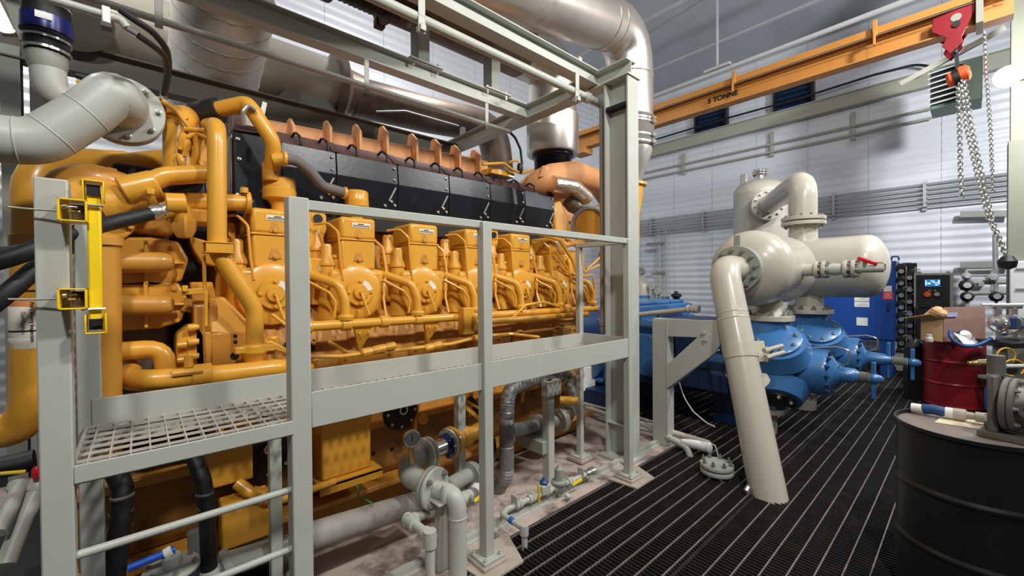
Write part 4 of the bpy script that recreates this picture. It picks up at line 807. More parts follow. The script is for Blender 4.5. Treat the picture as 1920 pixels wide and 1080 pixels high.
for k in range(7): a_ = k * 2 * pi / 7; part('tie_lug', MB().b2((xb - .07, Yx + .34 * cos(a_) - .04, zR + .34 * sin(a_) - .04), (xb + .02, Yx + .34 * cos(a_) + .04, zR + .34 * sin(a_) + .04)), HOODT, t, .01)
# silencer with brown flange behind the rear beam
t = thing('exhaust_silencer', 'long beige silencer cylinder with brown flanged outlet behind the rear beam', 'silencer', PY(560, 140, 5.4))
sc = PY(648, 172, 5.4); zs = sc.z
part('shell', MB().tube([(-3.0, 5.4, zs), (sc.x - .1, 5.4, zs)], .33, 36), BEIGE, t)
part('cone', MB().lathe((sc.x - .3, 5.4, zs), (1, 0, 0), [(.43, .12), (.44, .2), (.36, .25), (.28, .3), (.25, .5)], 36), RUST, t)
bolts(t, (sc.x - .1, 5.4, zs), (-1, 0, 0), .4, 14, .014, .02, RUST)
part('saddle', MB().prism([(sc.x - 1.0, 5.2, 3.5), (sc.x - .1, 5.2, 3.5), (sc.x - .3, 5.2, zs - .1), (sc.x - .6, 5.2, zs - .1)], (0, .3, 0)), GREYD, t)
part('outlet_pipe', MB().tube([(sc.x + .1, 5.4, zs - .03), PY(800, 215, 5.3), PY(925, 240, 5.2), PY(935, 330, 5.2)], .25, 28, .4), RUST, t)
part('bright_seam', MB().tube([PY(705, 209, 5.1), PY(760, 208, 5.1), PY(860, 236, 5.05)], .012, 6, .2), TRIMG, t)
q = PY(682, 250, 4.9); 
q = PY(866, 250, 4.85); part('prop', MB().b2((q.x - .03, 4.8, 3.53), (q.x + .03, 4.86, 3.8)), GREYD, t)
# spiral duct
t = thing('spiral_duct', 'silver spiral-seam duct slanting up at top left', 'duct', PY(398, 165, 5.3))
da, db = PY(392, 215, 5.75), PY(428, -20, 4.4); part('duct_run', MB().tube([da, db], .385, 40), SPIRAL, t)
dl = (db - da); sp_ = MB(); u, w, ax = frame(dl); turns = 9; pts = []
for i in range(turns * 20 + 1): a_ = i / 20 * 2 * pi; pts.append(da + dl * (i / (turns * 20)) + (u * cos(a_) + w * sin(a_)) * .386)
part('spiral_seam', MB().tube(pts, .006, 5), GREYD, t); q = PY(411, 140, 5.0); part('latch', MB().bar(q + V((0, 0, .08)), q - V((0, 0, .05)), .02, .02).bar(q + V((-.06, 0, -.05)), q + V((.06, 0, -.05)), .02, .03), BLAK, t)
solo('beige_duct', MB().tube([PY(150, -12, 5.2), PY(520, 168, 5.5)], .001, 4), BEIGE, 'x', 'duct') if 0 else None
# ------------------------------------------------------------------ upper left pipework
t = thing('coolant_outlet', 'thick grey pipe swinging in from left edge to bolted flange on engine', 'pipe', PY(250, 212, 2.75))
PR = .086
YP = 2.57
g0, g1, g2, g3 = PY(-60, 254, YP), PY(72, 268, YP), PY(160, 200, YP), PY(248, 208, YP)
fc = PY(232, 208, 2.74)
part('pipe_run', MB().tube([g0, g1, PY(165, 212, YP), (fc.x - .03, YP, fc.z + .02), (fc.x - .0, YP + .04, fc.z), (fc.x - .0, 2.76, fc.z)], .092, 28, .14), GREY, t)
cp = fillet([g0, g1, PY(165, 212, YP), (fc.x - .03, YP, fc.z + .02), (fc.x - .0, YP + .04, fc.z), (fc.x - .0, 2.76, fc.z)], .14)
for ci in (1, 6, 7): q = cp[ci]; d_ = cp[ci + 1] - cp[ci - 1]; part('weld_bead', MB().lathe(q, d_, [(.09, -.008), (.0945, 0), (.09, .008)], 28), GREY, t)
flange(t, (fc.x, 2.74, fc.z), (0, -1, .0), .155, .026, GREY, 8, .012, .022, 'pipe_flange', bm=CHROME, R=.128); flange(t, (fc.x, 2.765, fc.z), (0, 1, .0), .155, .026, GREY, 8, .012, .022, 'mating_flange', bm=CHROME, R=.128)
t = thing('coolant_riser', 'grey elbow pipe with black rubber coupling and blue band at top left', 'pipe', PY(95, 150, 3.3))
part('elbow', MB().tube([PY(88, 95, 3.3), PY(94, 186, 3.3), PY(190, 200, 3.4)], .07, 24, .25), GREY, t)
cz = [PY(88, p, 3.3).z for p in (100, -20)]; cxx = PY(88, 60, 3.3).x
part('rubber_coupling', MB().lathe((cxx, 3.3, cz[0]), (0, 0, 1), [(.075, -.02), (.085, 0), (.088, .04), (.083, .06), (.092, .08), (.093, .13), (.086, .15), (.092, .17), (.092, .24), (.085, .26), (.094, .28), (.094, .32), (.085, .34), (.09, cz[1] - cz[0])], 24), BLK, t)
zz = PY(88, 52, 3.3).z; part('blue_band', MB().lathe((cxx, 3.3, zz), (0, 0, 1), [(.096, -.042), (.1, -.04), (.1, .04), (.096, .042)], 28), BLUC, t); part('size_tag', MB().b2((cxx - .03, 3.196, zz), (cxx + .03, 3.199, zz + .035)), WHITE, t)
for py in (14, 78, 98): part('hose_clamp', MB().lathe((cxx, 3.3, PY(88, py, 3.3).z), (0, 0, 1), [(.088, -.007), (.0945, -.006), (.0945, .006), (.088, .007)], 24), CHROME if py != 35 else BLK, t)
part('cast_cuff', MB().lathe((cxx, 3.3, cz[0] - .06), (0, 0, 1), [(.07, -.03), (.078, 0), (.08, .05), (.075, .06)], 20), GREYD, t)
q = PY(135, 30, 4.6); solo('duct_end', MB().lathe(q, (-.05, -.75, -.6), [(.2, -.3), (.23, 0), (.24, .01), (.24, .03), (.2, .035)], 28), BEAMD, 'round brown duct end behind the blue-banded coupling', 'duct')
t = thing('engine_tray', 'small orange drip tray with wiring near the grey elbow pipe at top left', 'tray', PY(190, 170, 3.5))
pts = [PY(143, 152, 3.3), PY(152, 178, 3.3), PY(236, 190, 3.3), PY(233, 172, 3.3)]
part('tray_pan', MB().prism(pts, (.0, .35, .02)), PINK, t, .006); part('tray_lip', MB().tube([pts[0], PY(180, 160, 3.3), pts[3]], .01, 6), YEL, t)
part('wiring', MB().tube([PY(146, 143, 3.35), PY(170, 150, 3.3), PY(196, 150, 3.35), PY(232, 165, 3.3)], .016, 8, .05).tube([PY(160, 147, 3.4), PY(185, 146, 3.35), PY(215, 158, 3.4)], .014, 8, .05), BLK, t)
t = thing('strip_light', 'lit strip lamp at extreme top left edge by the grey column', 'lamp', PY(6, 40, 3.6))
part('lamp_body', MB().bar(PY(-30, -40, 3.6), PY(17, 62, 3.6), .1, .06), GREYD, t); part('lamp_tube', MB().cyl(PY(-30, -30, 3.56) , PY(14, 58, 3.56), .03, 12), emit('strip_glow', (1, .95, .85), 2.5), t)
solo('gusset_panel', MB().prism([PY(2, -30, 3.8), PY(48, -30, 3.8), PY(62, 70, 3.8), PY(45, 96, 3.8), PY(20, 40, 3.8)], (0, .02, 0)), GREYD, 'grey sloping plate at top left beside the strip lamp', 'plate')
# ------------------------------------------------------------------ the engine
eng = thing('gas_engine', 'large yellow gas engine with six front cylinder heads, black heat shields and many pipes', 'engine', (1.8, 3.4, 0))
def E(name, mb, mt=YEL, bev=0, label=None, par=None, ang=35, kind=None): return part(name, mb, mt, par or eng, bev, ang, label, kind)
def px3(x0, x1, yz): return MB().prism([(x0, y, z) for y, z in yz], (x1 - x0, 0, 0))
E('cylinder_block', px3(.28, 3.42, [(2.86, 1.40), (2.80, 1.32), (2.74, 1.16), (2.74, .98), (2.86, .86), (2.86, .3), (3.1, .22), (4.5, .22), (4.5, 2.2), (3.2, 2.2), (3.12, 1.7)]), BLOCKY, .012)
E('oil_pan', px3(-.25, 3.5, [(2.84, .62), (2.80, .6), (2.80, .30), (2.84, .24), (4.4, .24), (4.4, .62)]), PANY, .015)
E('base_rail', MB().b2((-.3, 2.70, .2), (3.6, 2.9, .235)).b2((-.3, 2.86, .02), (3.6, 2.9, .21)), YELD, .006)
E('gear_housing', MB().b2((-.1, 3.0, .6), (.3, 4.4, 2.25)), BLAK, .02)  # black colour stands in for the shaded gaps behind the front pipework
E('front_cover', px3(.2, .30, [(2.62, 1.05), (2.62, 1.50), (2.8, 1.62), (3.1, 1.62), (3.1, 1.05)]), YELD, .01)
# heads
X0, ZD = .585, 1.546
def head():
    h = E('cylinder_head', MB().b2((X0 - .185, 2.80, 1.36), (X0 + .2, 3.3, 1.70)), YEL, .035)
    S_ = lambda name, mb, mt=YEL, bev=0, label=None: part(name, mb, mt, h, bev, 35, label)
    S_('head_boss', MB().lathe((X0, 2.84, ZD), (0, -1, 0), [(.185, 0), (.185, .06), (.178, .082), (.155, .094), (.09, .098)], 36), YEL); S_('head_deck', MB().b2((X0 - .18, 2.752, 1.53), (X0 + .19, 2.9, 1.702)), YEL, .03)
    S_('cover_disc', MB().lathe((X0, 2.735, ZD), (0, -1, 0), [(.088, 0), (.088, .016), (.084, .02), (.046, .02), (.046, .038), (.042, .042), (.015, .042), (.013, .06)], 30).ring((X0, 2.715, ZD), (0, -1, 0), .074, 4, .009, .012, pi / 2), YEL)
    arc = [(.052, a) for a in range(12, 72, 10)]; pts = [(X0 + .052 * cos(math.radians(a)), 2.713, ZD + .052 * sin(math.radians(a))) for a in range(12, 74, 10)] + [(X0 + .085 * cos(math.radians(a)), 2.713, ZD + .085 * sin(math.radians(a))) for a in range(72, 10, -10)]
    S_('arc_sticker', MB().prism(pts, (0, -.0015, 0)), LABW, 0, 'white arc sticker with faint print')
    S_('valve_cover', MB().b2((X0 - .103, 2.77, 1.70), (X0 + .133, 3.16, 1.905)), YEL, .016)
    S_('valve_cover_cap', MB().b2((X0 - .106, 2.766, 1.90), (X0 + .136, 3.165, 2.05)), YEL, .022)
    S_('cover_seam', MB().b2((X0 - .11, 2.762, 1.893), (X0 + .14, 3.17, 1.906)), YEL, .004)
    for z in (1.93, 1.775): S_('cover_boss', MB().prism([(X0 - .02, 2.772, z - .02), (X0 + .05, 2.772, z - .02), (X0 + .03, 2.772, z + .045), (X0 + .0, 2.772, z + .045)], (0, -.008, 0)).lathe((X0 + .015, 2.766, z - .01), (0, -1, 0), [(.016, 0), (.014, .012), (.006, .014)], 8), YELD, .003)
    S_('label', MB().b2((X0 - .03, 2.7645, 1.982), (X0 + .095, 2.7625, 2.012)), LABW); S_('label_print', MB().b2((X0 - .025, 2.7624, 1.988), (X0 + .09, 2.7615, 1.992)).b2((X0 - .025, 2.7624, 1.995), (X0 + .09, 2.7615, 1.998)).b2((X0 + .01, 2.7624, 2.001), (X0 + .05, 2.7615, 2.007)), INK)
    for dx, y, z, s in ((-.20, 2.93, 1.62, 1.1), (-.17, 2.84, 1.52, 1.0)):
        S_('spark_extender', MB().lathe((X0 + dx, y, z), (0, 0, 1), [(.06 * s, -.15), (.055 * s, .0), (.048 * s, .12), (.056 * s, .125), (.056 * s, .14), (.05 * s, .2), (.058 * s, .205), (.058 * s, .22), (.036 * s, .27), (.036 * s, .33), (.03 * s, .345)], 18), YEL)
    S_('ignition_lead', MB().tube([(X0 - .24, 2.86, 1.99), (X0 - .17, 2.80, 2.0), (X0 - .125, 2.75, 1.94), (X0 - .115, 2.745, 1.75), (X0 - .10, 2.745, 1.63)], .008, 8, .05), YEL)
    S_('sensor_lead', MB().tube([(X0, 2.685, ZD), (X0 + .004, 2.67, ZD - .04), (X0 + .012, 2.66, 1.47), (X0 + .03, 2.64, 1.40)], .0085, 8, .03), YEL)
    S_('oil_line', MB().tube([(X0 + .145, 2.86, 1.93), (X0 + .2, 2.80, 1.86), (X0 + .205, 2.76, 1.7), (X0 + .165, 2.72, 1.5), (X0 + .155, 2.66, 1.38)], .0095, 8, .05).lathe((X0 + .18, 2.74, 1.58), (-.2, -.2, -1), [(.012, -.05), (.017, -.04), (.017, .03), (.012, .04)], 8), YEL)
    S_('water_pipe', MB().tube([(X0 + .15, 2.84, 1.68), (X0 + .21, 2.76, 1.66), (X0 + .335, 2.64, 1.60), (X0 + .365, 2.62, 1.50), (X0 + .365, 2.61, 1.38)], .029, 16, .07), YEL)
    S_('pipe_collar', MB().lathe((X0 + .365, 2.61, 1.40), (0, 0, 1), [(.03, -.03), (.046, -.02), (.05, .0), (.042, .012), (.03, .016)], 16), YEL)
    S_('drain_line', MB().tube([(X0 + .17, 2.74, 1.63), (X0 + .28, 2.64, 1.55), (X0 + .31, 2.62, 1.49), (X0 + .30, 2.62, 1.40)], .009, 8, .03), YEL)
    S_('head_studs', MB().ring((X0 - .1, 2.79, 1.655), (0, -1, 0), .001, 1, .014, .03).ring((X0 + .16, 2.79, 1.40), (0, -1, 0), .001, 1, .014, .025), YELD)
    return h
h0_ = head(); heads = [h0_]
for i in range(1, 6):
    c = copy_tree(h0_, eng); c.location = h0_.location + V((.5 * i, 0, 0)); heads.append(c)
for i, nm in ((2, 'y'), (5, 'y'), (4, 'w')):
    xx = X0 + .5 * i
    if nm == 'y':
        w = part('warning_label', MB().b2((xx - .02, 2.7745, 1.82), (xx + .08, 2.7725, 1.87)), LABY, eng, label='yellow warning label')
        part('warning_triangle', MB().prism([(xx - .012, 2.772, 1.832), (xx + .022, 2.772, 1.832), (xx + .005, 2.772, 1.862)], (0, -.001, 0)), INK, w); part('warning_pictogram', MB().b2((xx + .035, 2.7724, 1.83), (xx + .07, 2.7715, 1.834)).b2((xx + .035, 2.7724, 1.83), (xx + .039, 2.7715, 1.86)).b2((xx + .066, 2.7724, 1.83), (xx + .07, 2.7715, 1.86)).b2((xx + .045, 2.7724, 1.845), (xx + .06, 2.7715, 1.86)), INK, w)
    else: part('white_label', MB().b2((xx, 2.7745, 1.81), (xx + .05, 2.7725, 1.865)), LABW, eng)
# breather caps, lifting eyes
def cap(px, py, y, s):
    q = PY(px, py, y); return E('breather_cap', MB().lathe(q, (0, 0, 1), [(.05 * s, -.2 * s), (.048 * s, -.12 * s), (.07 * s, -.085 * s), (.098 * s, -.075 * s), (.1 * s, -.02), (.096 * s, -.015), (.096 * s, .045 * s), (.085 * s, .06 * s), (.03 * s, .062 * s)], 30), YEL)
cap(524, 352, 2.95, .98); cap(669, 372, 2.93, .82)
for x in (.86, 2.36):
    E('lifting_eye', MB().prism([(x + dx, 2.9, z) for dx, z in ((-.06, 1.76), (.08, 1.76), (.055, 1.83), (.05, 1.9), (.075, 1.97), (.075, 2.06), (.05, 2.1), (-.02, 2.1), (-.05, 2.06), (-.05, 1.9))], (0, .05, 0)).lathe((x + .02, 2.897, 2.035), (0, -1, 0), [(.038, 0), (.036, .003)], 20), YEL, .008)
    E('eye_hole', MB().disc((x + .02, 2.893, 2.035), (0, -1, 0), .03, .003, 20), BLAK); E('eye_base', MB().b2((x - .09, 2.82, 1.66), (x + .13, 3.1, 1.77)).lathe((x + .09, 2.85, 1.77), (0, 0, 1), [(.04, 0), (.04, .02), (.03, .03)], 14), YEL, .01)
    E('data_plate', MB().b2((x - .0, 2.819, 1.69), (x + .1, 2.816, 1.735)), TRIMG)
# rails and looms
E('water_rail', MB().cyl((.70, 2.61, 1.355), (3.52, 2.61, 1.335), .030, 16), YEL)
for x in (.72, .95, 1.2, 1.45, 1.95, 2.45, 2.95): E('rail_collar', MB().lathe((x, 2.61, 1.352), (1, 0, 0), [(.036, -.03), (.04, -.025), (.04, .025), (.036, .03)], 16), YEL)
E('gas_rail', MB().cyl((1.9, 2.56, 1.30), (3.3, 2.56, 1.29), .027, 14), YEL); E('rail_flange', MB().b2((1.86, 2.5, 1.25), (1.89, 2.62, 1.36)).b2((1.78, 2.52, 1.22), (1.88, 2.6, 1.42)), YEL, .006)
for x in (1.0, 1.5): E('rail_bracket', MB().prism([(x, 2.60, 1.33), (x + .12, 2.60, 1.33), (x + .1, 2.62, 1.26), (x + .05, 2.66, 1.16), (x + .02, 2.62, 1.26)], (0, .03, 0)).ring((x + .06, 2.6, 1.29), (0, -1, 0), .03, 2, .012, .012), YEL, .006)
def loom(pts, r, nm='loom', mt=YEL): E(nm, MB().tube(pts, r, 8, .06), mt)
loom([PY(578, 668, 2.56), PY(640, 668, 2.54), PY(690, 662, 2.52), PY(760, 655, 2.52), PY(845, 645, 2.52), PY(905, 630, 2.54), PY(960, 626, 2.54), PY(1010, 632, 2.56)], .013)
loom([PY(510, 590, 2.62), PY(548, 618, 2.58), PY(590, 645, 2.58)], .0095); loom([PY(495, 640, 2.6), PY(520, 655, 2.58), PY(548, 664, 2.56)], .012)
loom([PY(505, 640, 2.63), PY(560, 668, 2.58), PY(590, 676, 2.56)], .009); loom([PY(615, 640, 2.6), PY(650, 660, 2.56), PY(690, 664, 2.54)], .012)
for px, py in ((695, 658), (720, 652), (810, 650), (900, 632)): q = PY(px, py, 2.515); E('loom_connector', MB().lathe(q, (1, -.05, .12), [(.018, -.06), (.026, -.05), (.026, .0), (.02, .01), (.026, .02), (.026, .07), (.016, .08)], 8), YEL)
loom([PY(957, 600, 2.56), PY(985, 572, 2.56), PY(1020, 566, 2.58), PY(1050, 575, 2.6)], .012); loom([PY(1015, 440, 2.75), PY(1050, 450, 2.7), PY(1075, 490, 2.68), PY(1085, 520, 2.66)], .018)
for a in ([(1040, 470), (1065, 505), (1072, 525)], [(1045, 495), (1062, 510), (1095, 518), (1112, 515)], [(1112, 520), (1116, 540), (1112, 580)], [(1085, 520), (1100, 560), (1108, 585)], [(1095, 510), (1128, 495)], [(1100, 505), (1128, 480)]): loom([PY(x, y, 2.72) for x, y in a], .012)
# crankcase doors, side plates, lettering
for i in range(6):
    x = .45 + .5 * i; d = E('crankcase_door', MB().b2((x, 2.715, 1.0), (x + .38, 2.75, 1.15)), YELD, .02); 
    for dx in (.04, .34): [part('bolt', MB().lathe((x + dx, 2.715, 1.075 + dz), (0, -1, 0), [(.012, 0), (.012, .01), (.006, .014)], 6), YELD, d) for dz in (-.045, .045)]
    E('push_rod_tower', MB().lathe((x + .12, 2.90, 1.36), (-.1, -.55, -1), [(.1, -.1), (.085, .06), (.07, .2), (.06, .26)], 20), BLOCKY)
q = PY(541, 652, 2.735); text(eng, 'CAT', .075, (q.x + .065, 2.735, q.z), (1, 0, 0), (0, 0, 1), LABW, .002, 'block_lettering')
E('letter_backing', MB().b2((q.x - .02, 2.739, q.z - .035), (q.x + .15, 2.7365, q.z + .035)), INK)
# heat shield panels
seams = [PY(px, 300, 3.0).x for px in (527, 630, 745, 841, 918, 983)] + [3.30]
prof = [(3.13, 2.63), (3.0, 2.525), (2.985, 2.37), (3.04, 2.02)]
def pan(nm, i, a, b, mt, g=.004):
    (y0, z0), (y1, z1) = prof[a], prof[b]; n = V((0, -(z0 - z1), -(y1 - y0))).normalized() * .012
    n = V((0, -(z0 - z1), (y0 - y1))).normalized() * -.012 if False else V((0, .012, 0))
    p = [(seams[i] + g, y0, z0), (seams[i + 1] - g, y0, z0), (seams[i + 1] - g, y1, z1), (seams[i] + g, y1, z1)]
    return E(nm, MB().prism(p, n), mt, .002)
for i in range(6):
    pan('shield_top_panel', i, 0, 1, HOODT); a = pan('shield_panel', i, 1, 2, HOOD); b = pan('shield_skirt', i, 2, 3, HOOD)
    x1 = seams[i + 1]
    for xx, z, y in ((x1 - .03, 2.49, 2.995), (x1 - .03, 2.40, 2.987), (x1 - .02, 2.21, 3.008), (x1 - .1, 2.20, 3.01), (x1 - .05, 2.235, 3.004)): E('shield_bolt', MB().lathe((xx, y, z), (0, -1, 0), [(.012, 0), (.012, .006), (.006, .01)], 8), CHROME)
    E('shield_strap', MB().bar((x1 - .02, 2.988, 2.345), (x1 - .07, 3.003, 2.24), .012, .004, (0, -1, 0)), GALV)
    for k in range(2):
        xh = seams[i] + (.25 + .5 * k) * (seams[i + 1] - seams[i])
        E('shield_handle', MB().tube([(xh, 3.10, 2.60), (xh + .012, 3.05, 2.625), (xh + .03, 3.0, 2.585), (xh + .035, 3.0, 2.535)], .009, 8, .03), BLAK)
    E('shield_joint', MB().bar((x1, 3.125, 2.632), (x1, 2.995, 2.53), .05, .006, (0, -.6, .8)), HOODT, .002)
E('shield_core', px3(.66, 3.3, [(3.03, 2.0), (3.01, 2.52), (3.14, 2.62), (3.5, 2.62), (3.5, 2.0)]), BLAK)
# left end box of the shield
E('shield_end_box', MB().b2((.43, 3.0, 2.03), (.64, 3.35, 2.54)), HOOD, .01); E('shield_end_cap', MB().prism([(.43, 3.0, 2.54), (.64, 3.0, 2.56), (.62, 3.2, 2.70), (.46, 3.2, 2.70)], (0, .15, 0)), HOODT, .006)
E('end_grille', MB().b2((.418, 3.02, 2.06), (.43, 3.3, 2.5)), RUST, .004); E('lift_strap', MB().bar((.60, 2.98, 2.75), (.57, 2.98, 2.60), .03, .008, (0, -1, 0)).b2((.48, 2.985, 2.58), (.58, 2.995, 2.66)), BOLT, .003)
for x, z in ((.455, 2.49), (.46, 2.37), (.615, 2.40), (.615, 2.30), (.45, 2.15), (.52, 2.12)): E('shield_bolt', MB().lathe((x, 2.998, z), (0, -1, 0), [(.013, 0), (.013, .006), (.006, .01)], 8), CHROME)
# orange aftercooler with fins
fx = [(539, 224), (607, 228), (662, 235), (712, 238), (767, 252), (810, 262), (847, 273), (885, 282)]
F_ = [PY(a, b, 3.4) for a, b in fx]
pts = []
E('aftercooler_wall', MB().prism([(.62, 3.36, 2.5), (2.62, 3.36, 2.55), (2.62, 3.36, F_[-1].z - .08), (.62, 3.36, F_[0].z - .05)], (0, .5, 0)), PINK, .006)
for p in F_: E('aftercooler_fin', MB().prism([(p.x, 3.27, 2.52), (p.x, 3.27, p.z - .08), (p.x, 3.36, p.z), (p.x, 3.42, p.z), (p.x, 3.45, p.z - .1), (p.x, 3.45, 2.52)], (.022, 0, 0)), PINK, .004)
q = PY(930, 310, 3.2); E('sensor_bracket', MB().b2((q.x - .14, 3.1, 2.66), (q.x + .16, 3.4, 2.72)).b2((q.x - .14, 3.35, 2.7), (q.x + .02, 3.4, 2.86)), YEL, .006)
loom([PY(905, 308, 3.05), PY(945, 306, 3.05), PY(960, 318, 3.05), PY(978, 325, 3.05), PY(1000, 318, 3.05)], .014); loom([PY(955, 304, 3.05), PY(972, 300, 3.1), PY(975, 315, 3.05)], .012)
E('sensor', MB().lathe(PY(975, 316, 3.05), (0, 0, -1), [(.02, -.05), (.03, -.03), (.03, .02), (.02, .05)], 8), BLAK)
# turbo end
T1 = [PY(985, 362, 3.35), PY(1012, 342, 3.06), PY(1034, 331, 3.02), PY(1075, 325, 3.02), PY(1120, 340, 3.1), PY(1140, 372, 3.25)]
E('turbo_pipe', MB().tube(T1, .135, 24, .2), PINK); E('turbo_pipe_lug', MB().prism([T1[1] + V((-.1, -.1, .02)), T1[1] + V((.0, -.12, .04)), T1[1] + V((.03, -.12, .15)), T1[1] + V((-.05, -.1, .15))], (0, .03, 0)), PINK, .01)
E('turbine_outlet', MB().lathe((xr, Yx, 2.35), (0, 0, 1), [(.26, 0), (.24, .2), (.22, zlo - .26 - 2.35)], 28), PINK)
E('foil_wrapped_pipe', MB().tube([PY(1035, 344, 2.92), PY(1075, 350, 2.9), PY(1100, 372, 2.92)], .085, 22, .1), FOIL)
E('turbine_casing', MB().lathe(PY(1078, 386, 3.0), (.2, -.4, -.6), [(.1, -.1), (.1, 0), (.07, .06)], 24), RUST)
E('turbo_housing', MB().lathe(PY(1132, 420, 2.85), (-1, -.35, 0), [(.15, -.2), (.22, -.12), (.24, .0), (.2, .12), (.1, .14)], 32), YEL); E('turbo_clamp_ring', MB().lathe(PY(1106, 422, 2.82), (-1, -.35, 0), [(.19, -.02), (.215, 0), (.215, .03), (.19, .05), (.17, .05), (.16, .0)], 32), GALV); E('turbo_inlet_disc', MB().disc(PY(1106, 422, 2.82), (-1, -.35, 0), .165, .03, 28), YELD)
E('shield_end_bracket', MB().prism([PY(1040, 380, 2.98), PY(1052, 376, 2.98), PY(1066, 408, 2.96), PY(1076, 446, 2.95), PY(1042, 446, 2.95)], (.0, .12, 0)), YELD, .02)
for px in (1040, 1060): E('support_arm', MB().tube([PY(px, 445, 2.9), PY(px + 20, 460, 2.85), PY(px + 60, 450, 2.9)], .03, 12, .05), YELD)
E('turbo_pedestal', MB().b2((3.2, 2.9, 1.3), (3.7, 3.6, 1.95)).b2((3.3, 2.8, 1.5), (3.55, 2.95, 1.85)), YEL, .02)
for px, py, r in ((1075, 560, .1), (1062, 580, .07), (1100, 555, .07)): E('end_pump', MB().lathe(PY(px, py, 2.8), (-.4, -1, 0), [(r, -.15), (r, .0), (r * .8, .03), (r * .4, .05)], 20), YELD)
# ---- left end pipework
def tb(nm, pts, r, R=.08, mt=YEL, n=20): return E(nm, MB().tube(pts, r, n, R), mt)
tb('riser_pipe', [PY(392, 236, 2.9), PY(407, 236, 2.52), PY(407, 470, 2.5), PY(478, 580, 2.5), PY(477, 655, 2.5)], .041, .13)
q = PY(409, 466, 2.5); E('pipe_clamp', MB().b2((q.x - .055, 2.44, q.z - .02), (q.x + .055, 2.55, q.z + .022)).b2((q.x - .06, 2.435, q.z + .022), (q.x + .06, 2.55, q.z + .028)).b2((q.x - .06, 2.435, q.z - .026), (q.x + .06, 2.55, q.z - .02)), YEL, .008)
q = PY(476, 652, 2.5); E('pipe_flange', MB().lathe((q.x, 2.5, q.z), (0, 0, 1), [(.04, -.08), (.06, -.03), (.066, -.025), (.066, .018), (.05, .022)], 22).b2((q.x - .09, 2.45, q.z - .02), (q.x + .09, 2.52, q.z + .015)), YEL, .006)
tb('supply_pipe', [PY(245, 690, 2.75), PY(240, 716, 2.46), PY(400, 704, 2.46), PY(520, 690, 2.46), PY(575, 690, 2.6)], .047, .1)
for px in (378,): q = PY(px, 703, 2.46); E('pipe_clamp', MB().lathe(q, (1, 0, 0), [(.05, -.04), (.054, -.035), (.054, .035), (.05, .04)], 20).cyl(q + V((-.05, -.03, .05)), q + V((-.05, -.03, .1)), .018, 8).cyl(q + V((-.11, -.045, .03)), q + V((-.0, -.045, .03)), .016, 8), YEL)
tb('bypass_elbow', [PY(205, 660, 2.62), PY(308, 652, 2.62), PY(312, 712, 2.6)], .042, .12)
for zc, py in ((0, 492), (1, 572)):
    q = PY(272, py, 2.72); E('oil_cooler_cover', MB().prism([q + V((dx, 0, dz)) for dx, dz in ((-.2, -.1), (-.2, .06), (-.13, .115), (.02, .125), (.13, .11), (.17, .02), (.14, -.09), (.05, -.12), (-.1, -.12))], (0, .1, 0)), YEL, .012)
    E('cover_pipe', MB().tube([PY(205, py, 2.66), PY(302, py, 2.66)], .05, 18).lathe(PY(300, py, 2.66), (1, 0, 0), [(.05, -.01), (.048, .02), (.038, .045), (.02, .055)], 18), YELD); E('cover_rib', MB().b2((q.x - .005, 2.69, q.z - .11), (q.x + .01, 2.73, q.z + .11)).b2((q.x + .0, 2.69, q.z - .006), (q.x + .15, 2.73, q.z + .006)), YEL, .003)
    for dx, dz in ((-.15, .06), (.11, .08), (.12, -.08), (-.14, -.09)): E('cover_bolt', MB().lathe(q + V((dx, 0, dz)), (0, -1, 0), [(.014, 0), (.012, .012), (.004, .014)], 8), YEL)
E('housing_body', MB().b2((-.12, 2.86, .95), (.12, 3.0, 2.05)), RUST, .02); E('housing_head', MB().b2((-.1, 2.76, 1.86), (.14, 3.0, 2.08)), YELD, .03)
tb('downcomer_pipe', [PY(193, 440, 2.42), PY(195, 770, 2.42), PY(196, 850, 2.42)], .057, .1, YELD); E('downcomer_flange', MB().lathe(PY(192, 452, 2.42), (0, 0, 1), [(.06, -.02), (.068, -.018), (.068, .012), (.06, .016)], 24), YELD)
tb('outer_return_pipe', [PY(235, 310, 3.3), PY(64, 305, 3.05), PY(66, 430, 3.05), PY(64, 640, 3.05), PY(62, 760, 3.05), PY(36, 805, 3.1), PY(-60, 815, 3.1)], .08, .2, YEL, 26)
for py in (450, 462): E('return_pipe_band', MB().lathe(PY(66, py, 3.05), (0, 0, 1), [(.08, -.02), (.086, -.018), (.086, .018), (.08, .02)], 26), YELD)
for py, h, mt, nm in ((612, .2, LABW, 'paper_wrap'), (570, .05, mat('label_orange', srgb(232, 150, 84), .5, 0, .04, 20), 'orange_label'), (636, .03, LABW, 'paper_wrap')): E(nm, MB().lathe(PY(65, py, 3.05), (0, 0, 1), [(.0815, -h / 2), (.0825, -h / 2 + .002), (.0825, h / 2 - .002), (.0815, h / 2)], 26), mt)
q = PY(53, 604, 2.966)
for k, s_ in enumerate(('Pre Delivery Inspection', 'Certification')): text(eng, s_, .02, (q.x + .012 - k * .028, 2.965, q.z), (0, 0, -1), (1, 0, 0), INK, .0006, 'label_lettering')
for py in (545, 618): E('wrap_band', MB().lathe(PY(65, py, 3.05), (0, 0, 1), [(.082, -.004), (.084, -.003), (.084, .003), (.082, .004)], 26), BLAK)
tb('crossover_header', [PY(70, 310, 3.2), PY(235, 312, 3.2), PY(330, 300, 3.3)], .07, .1, YEL)
tb('thermostat_elbow', [PY(118, 430, 2.75), PY(118, 345, 2.75), PY(170, 335, 2.75), PY(225, 352, 2.8)], .075, .2, YELD, 22); E('elbow_band', MB().lathe(PY(205, 347, 2.79), (1, .05, -.15), [(.076, -.02), (.084, -.015), (.084, .015), (.076, .02)], 22), YELD)
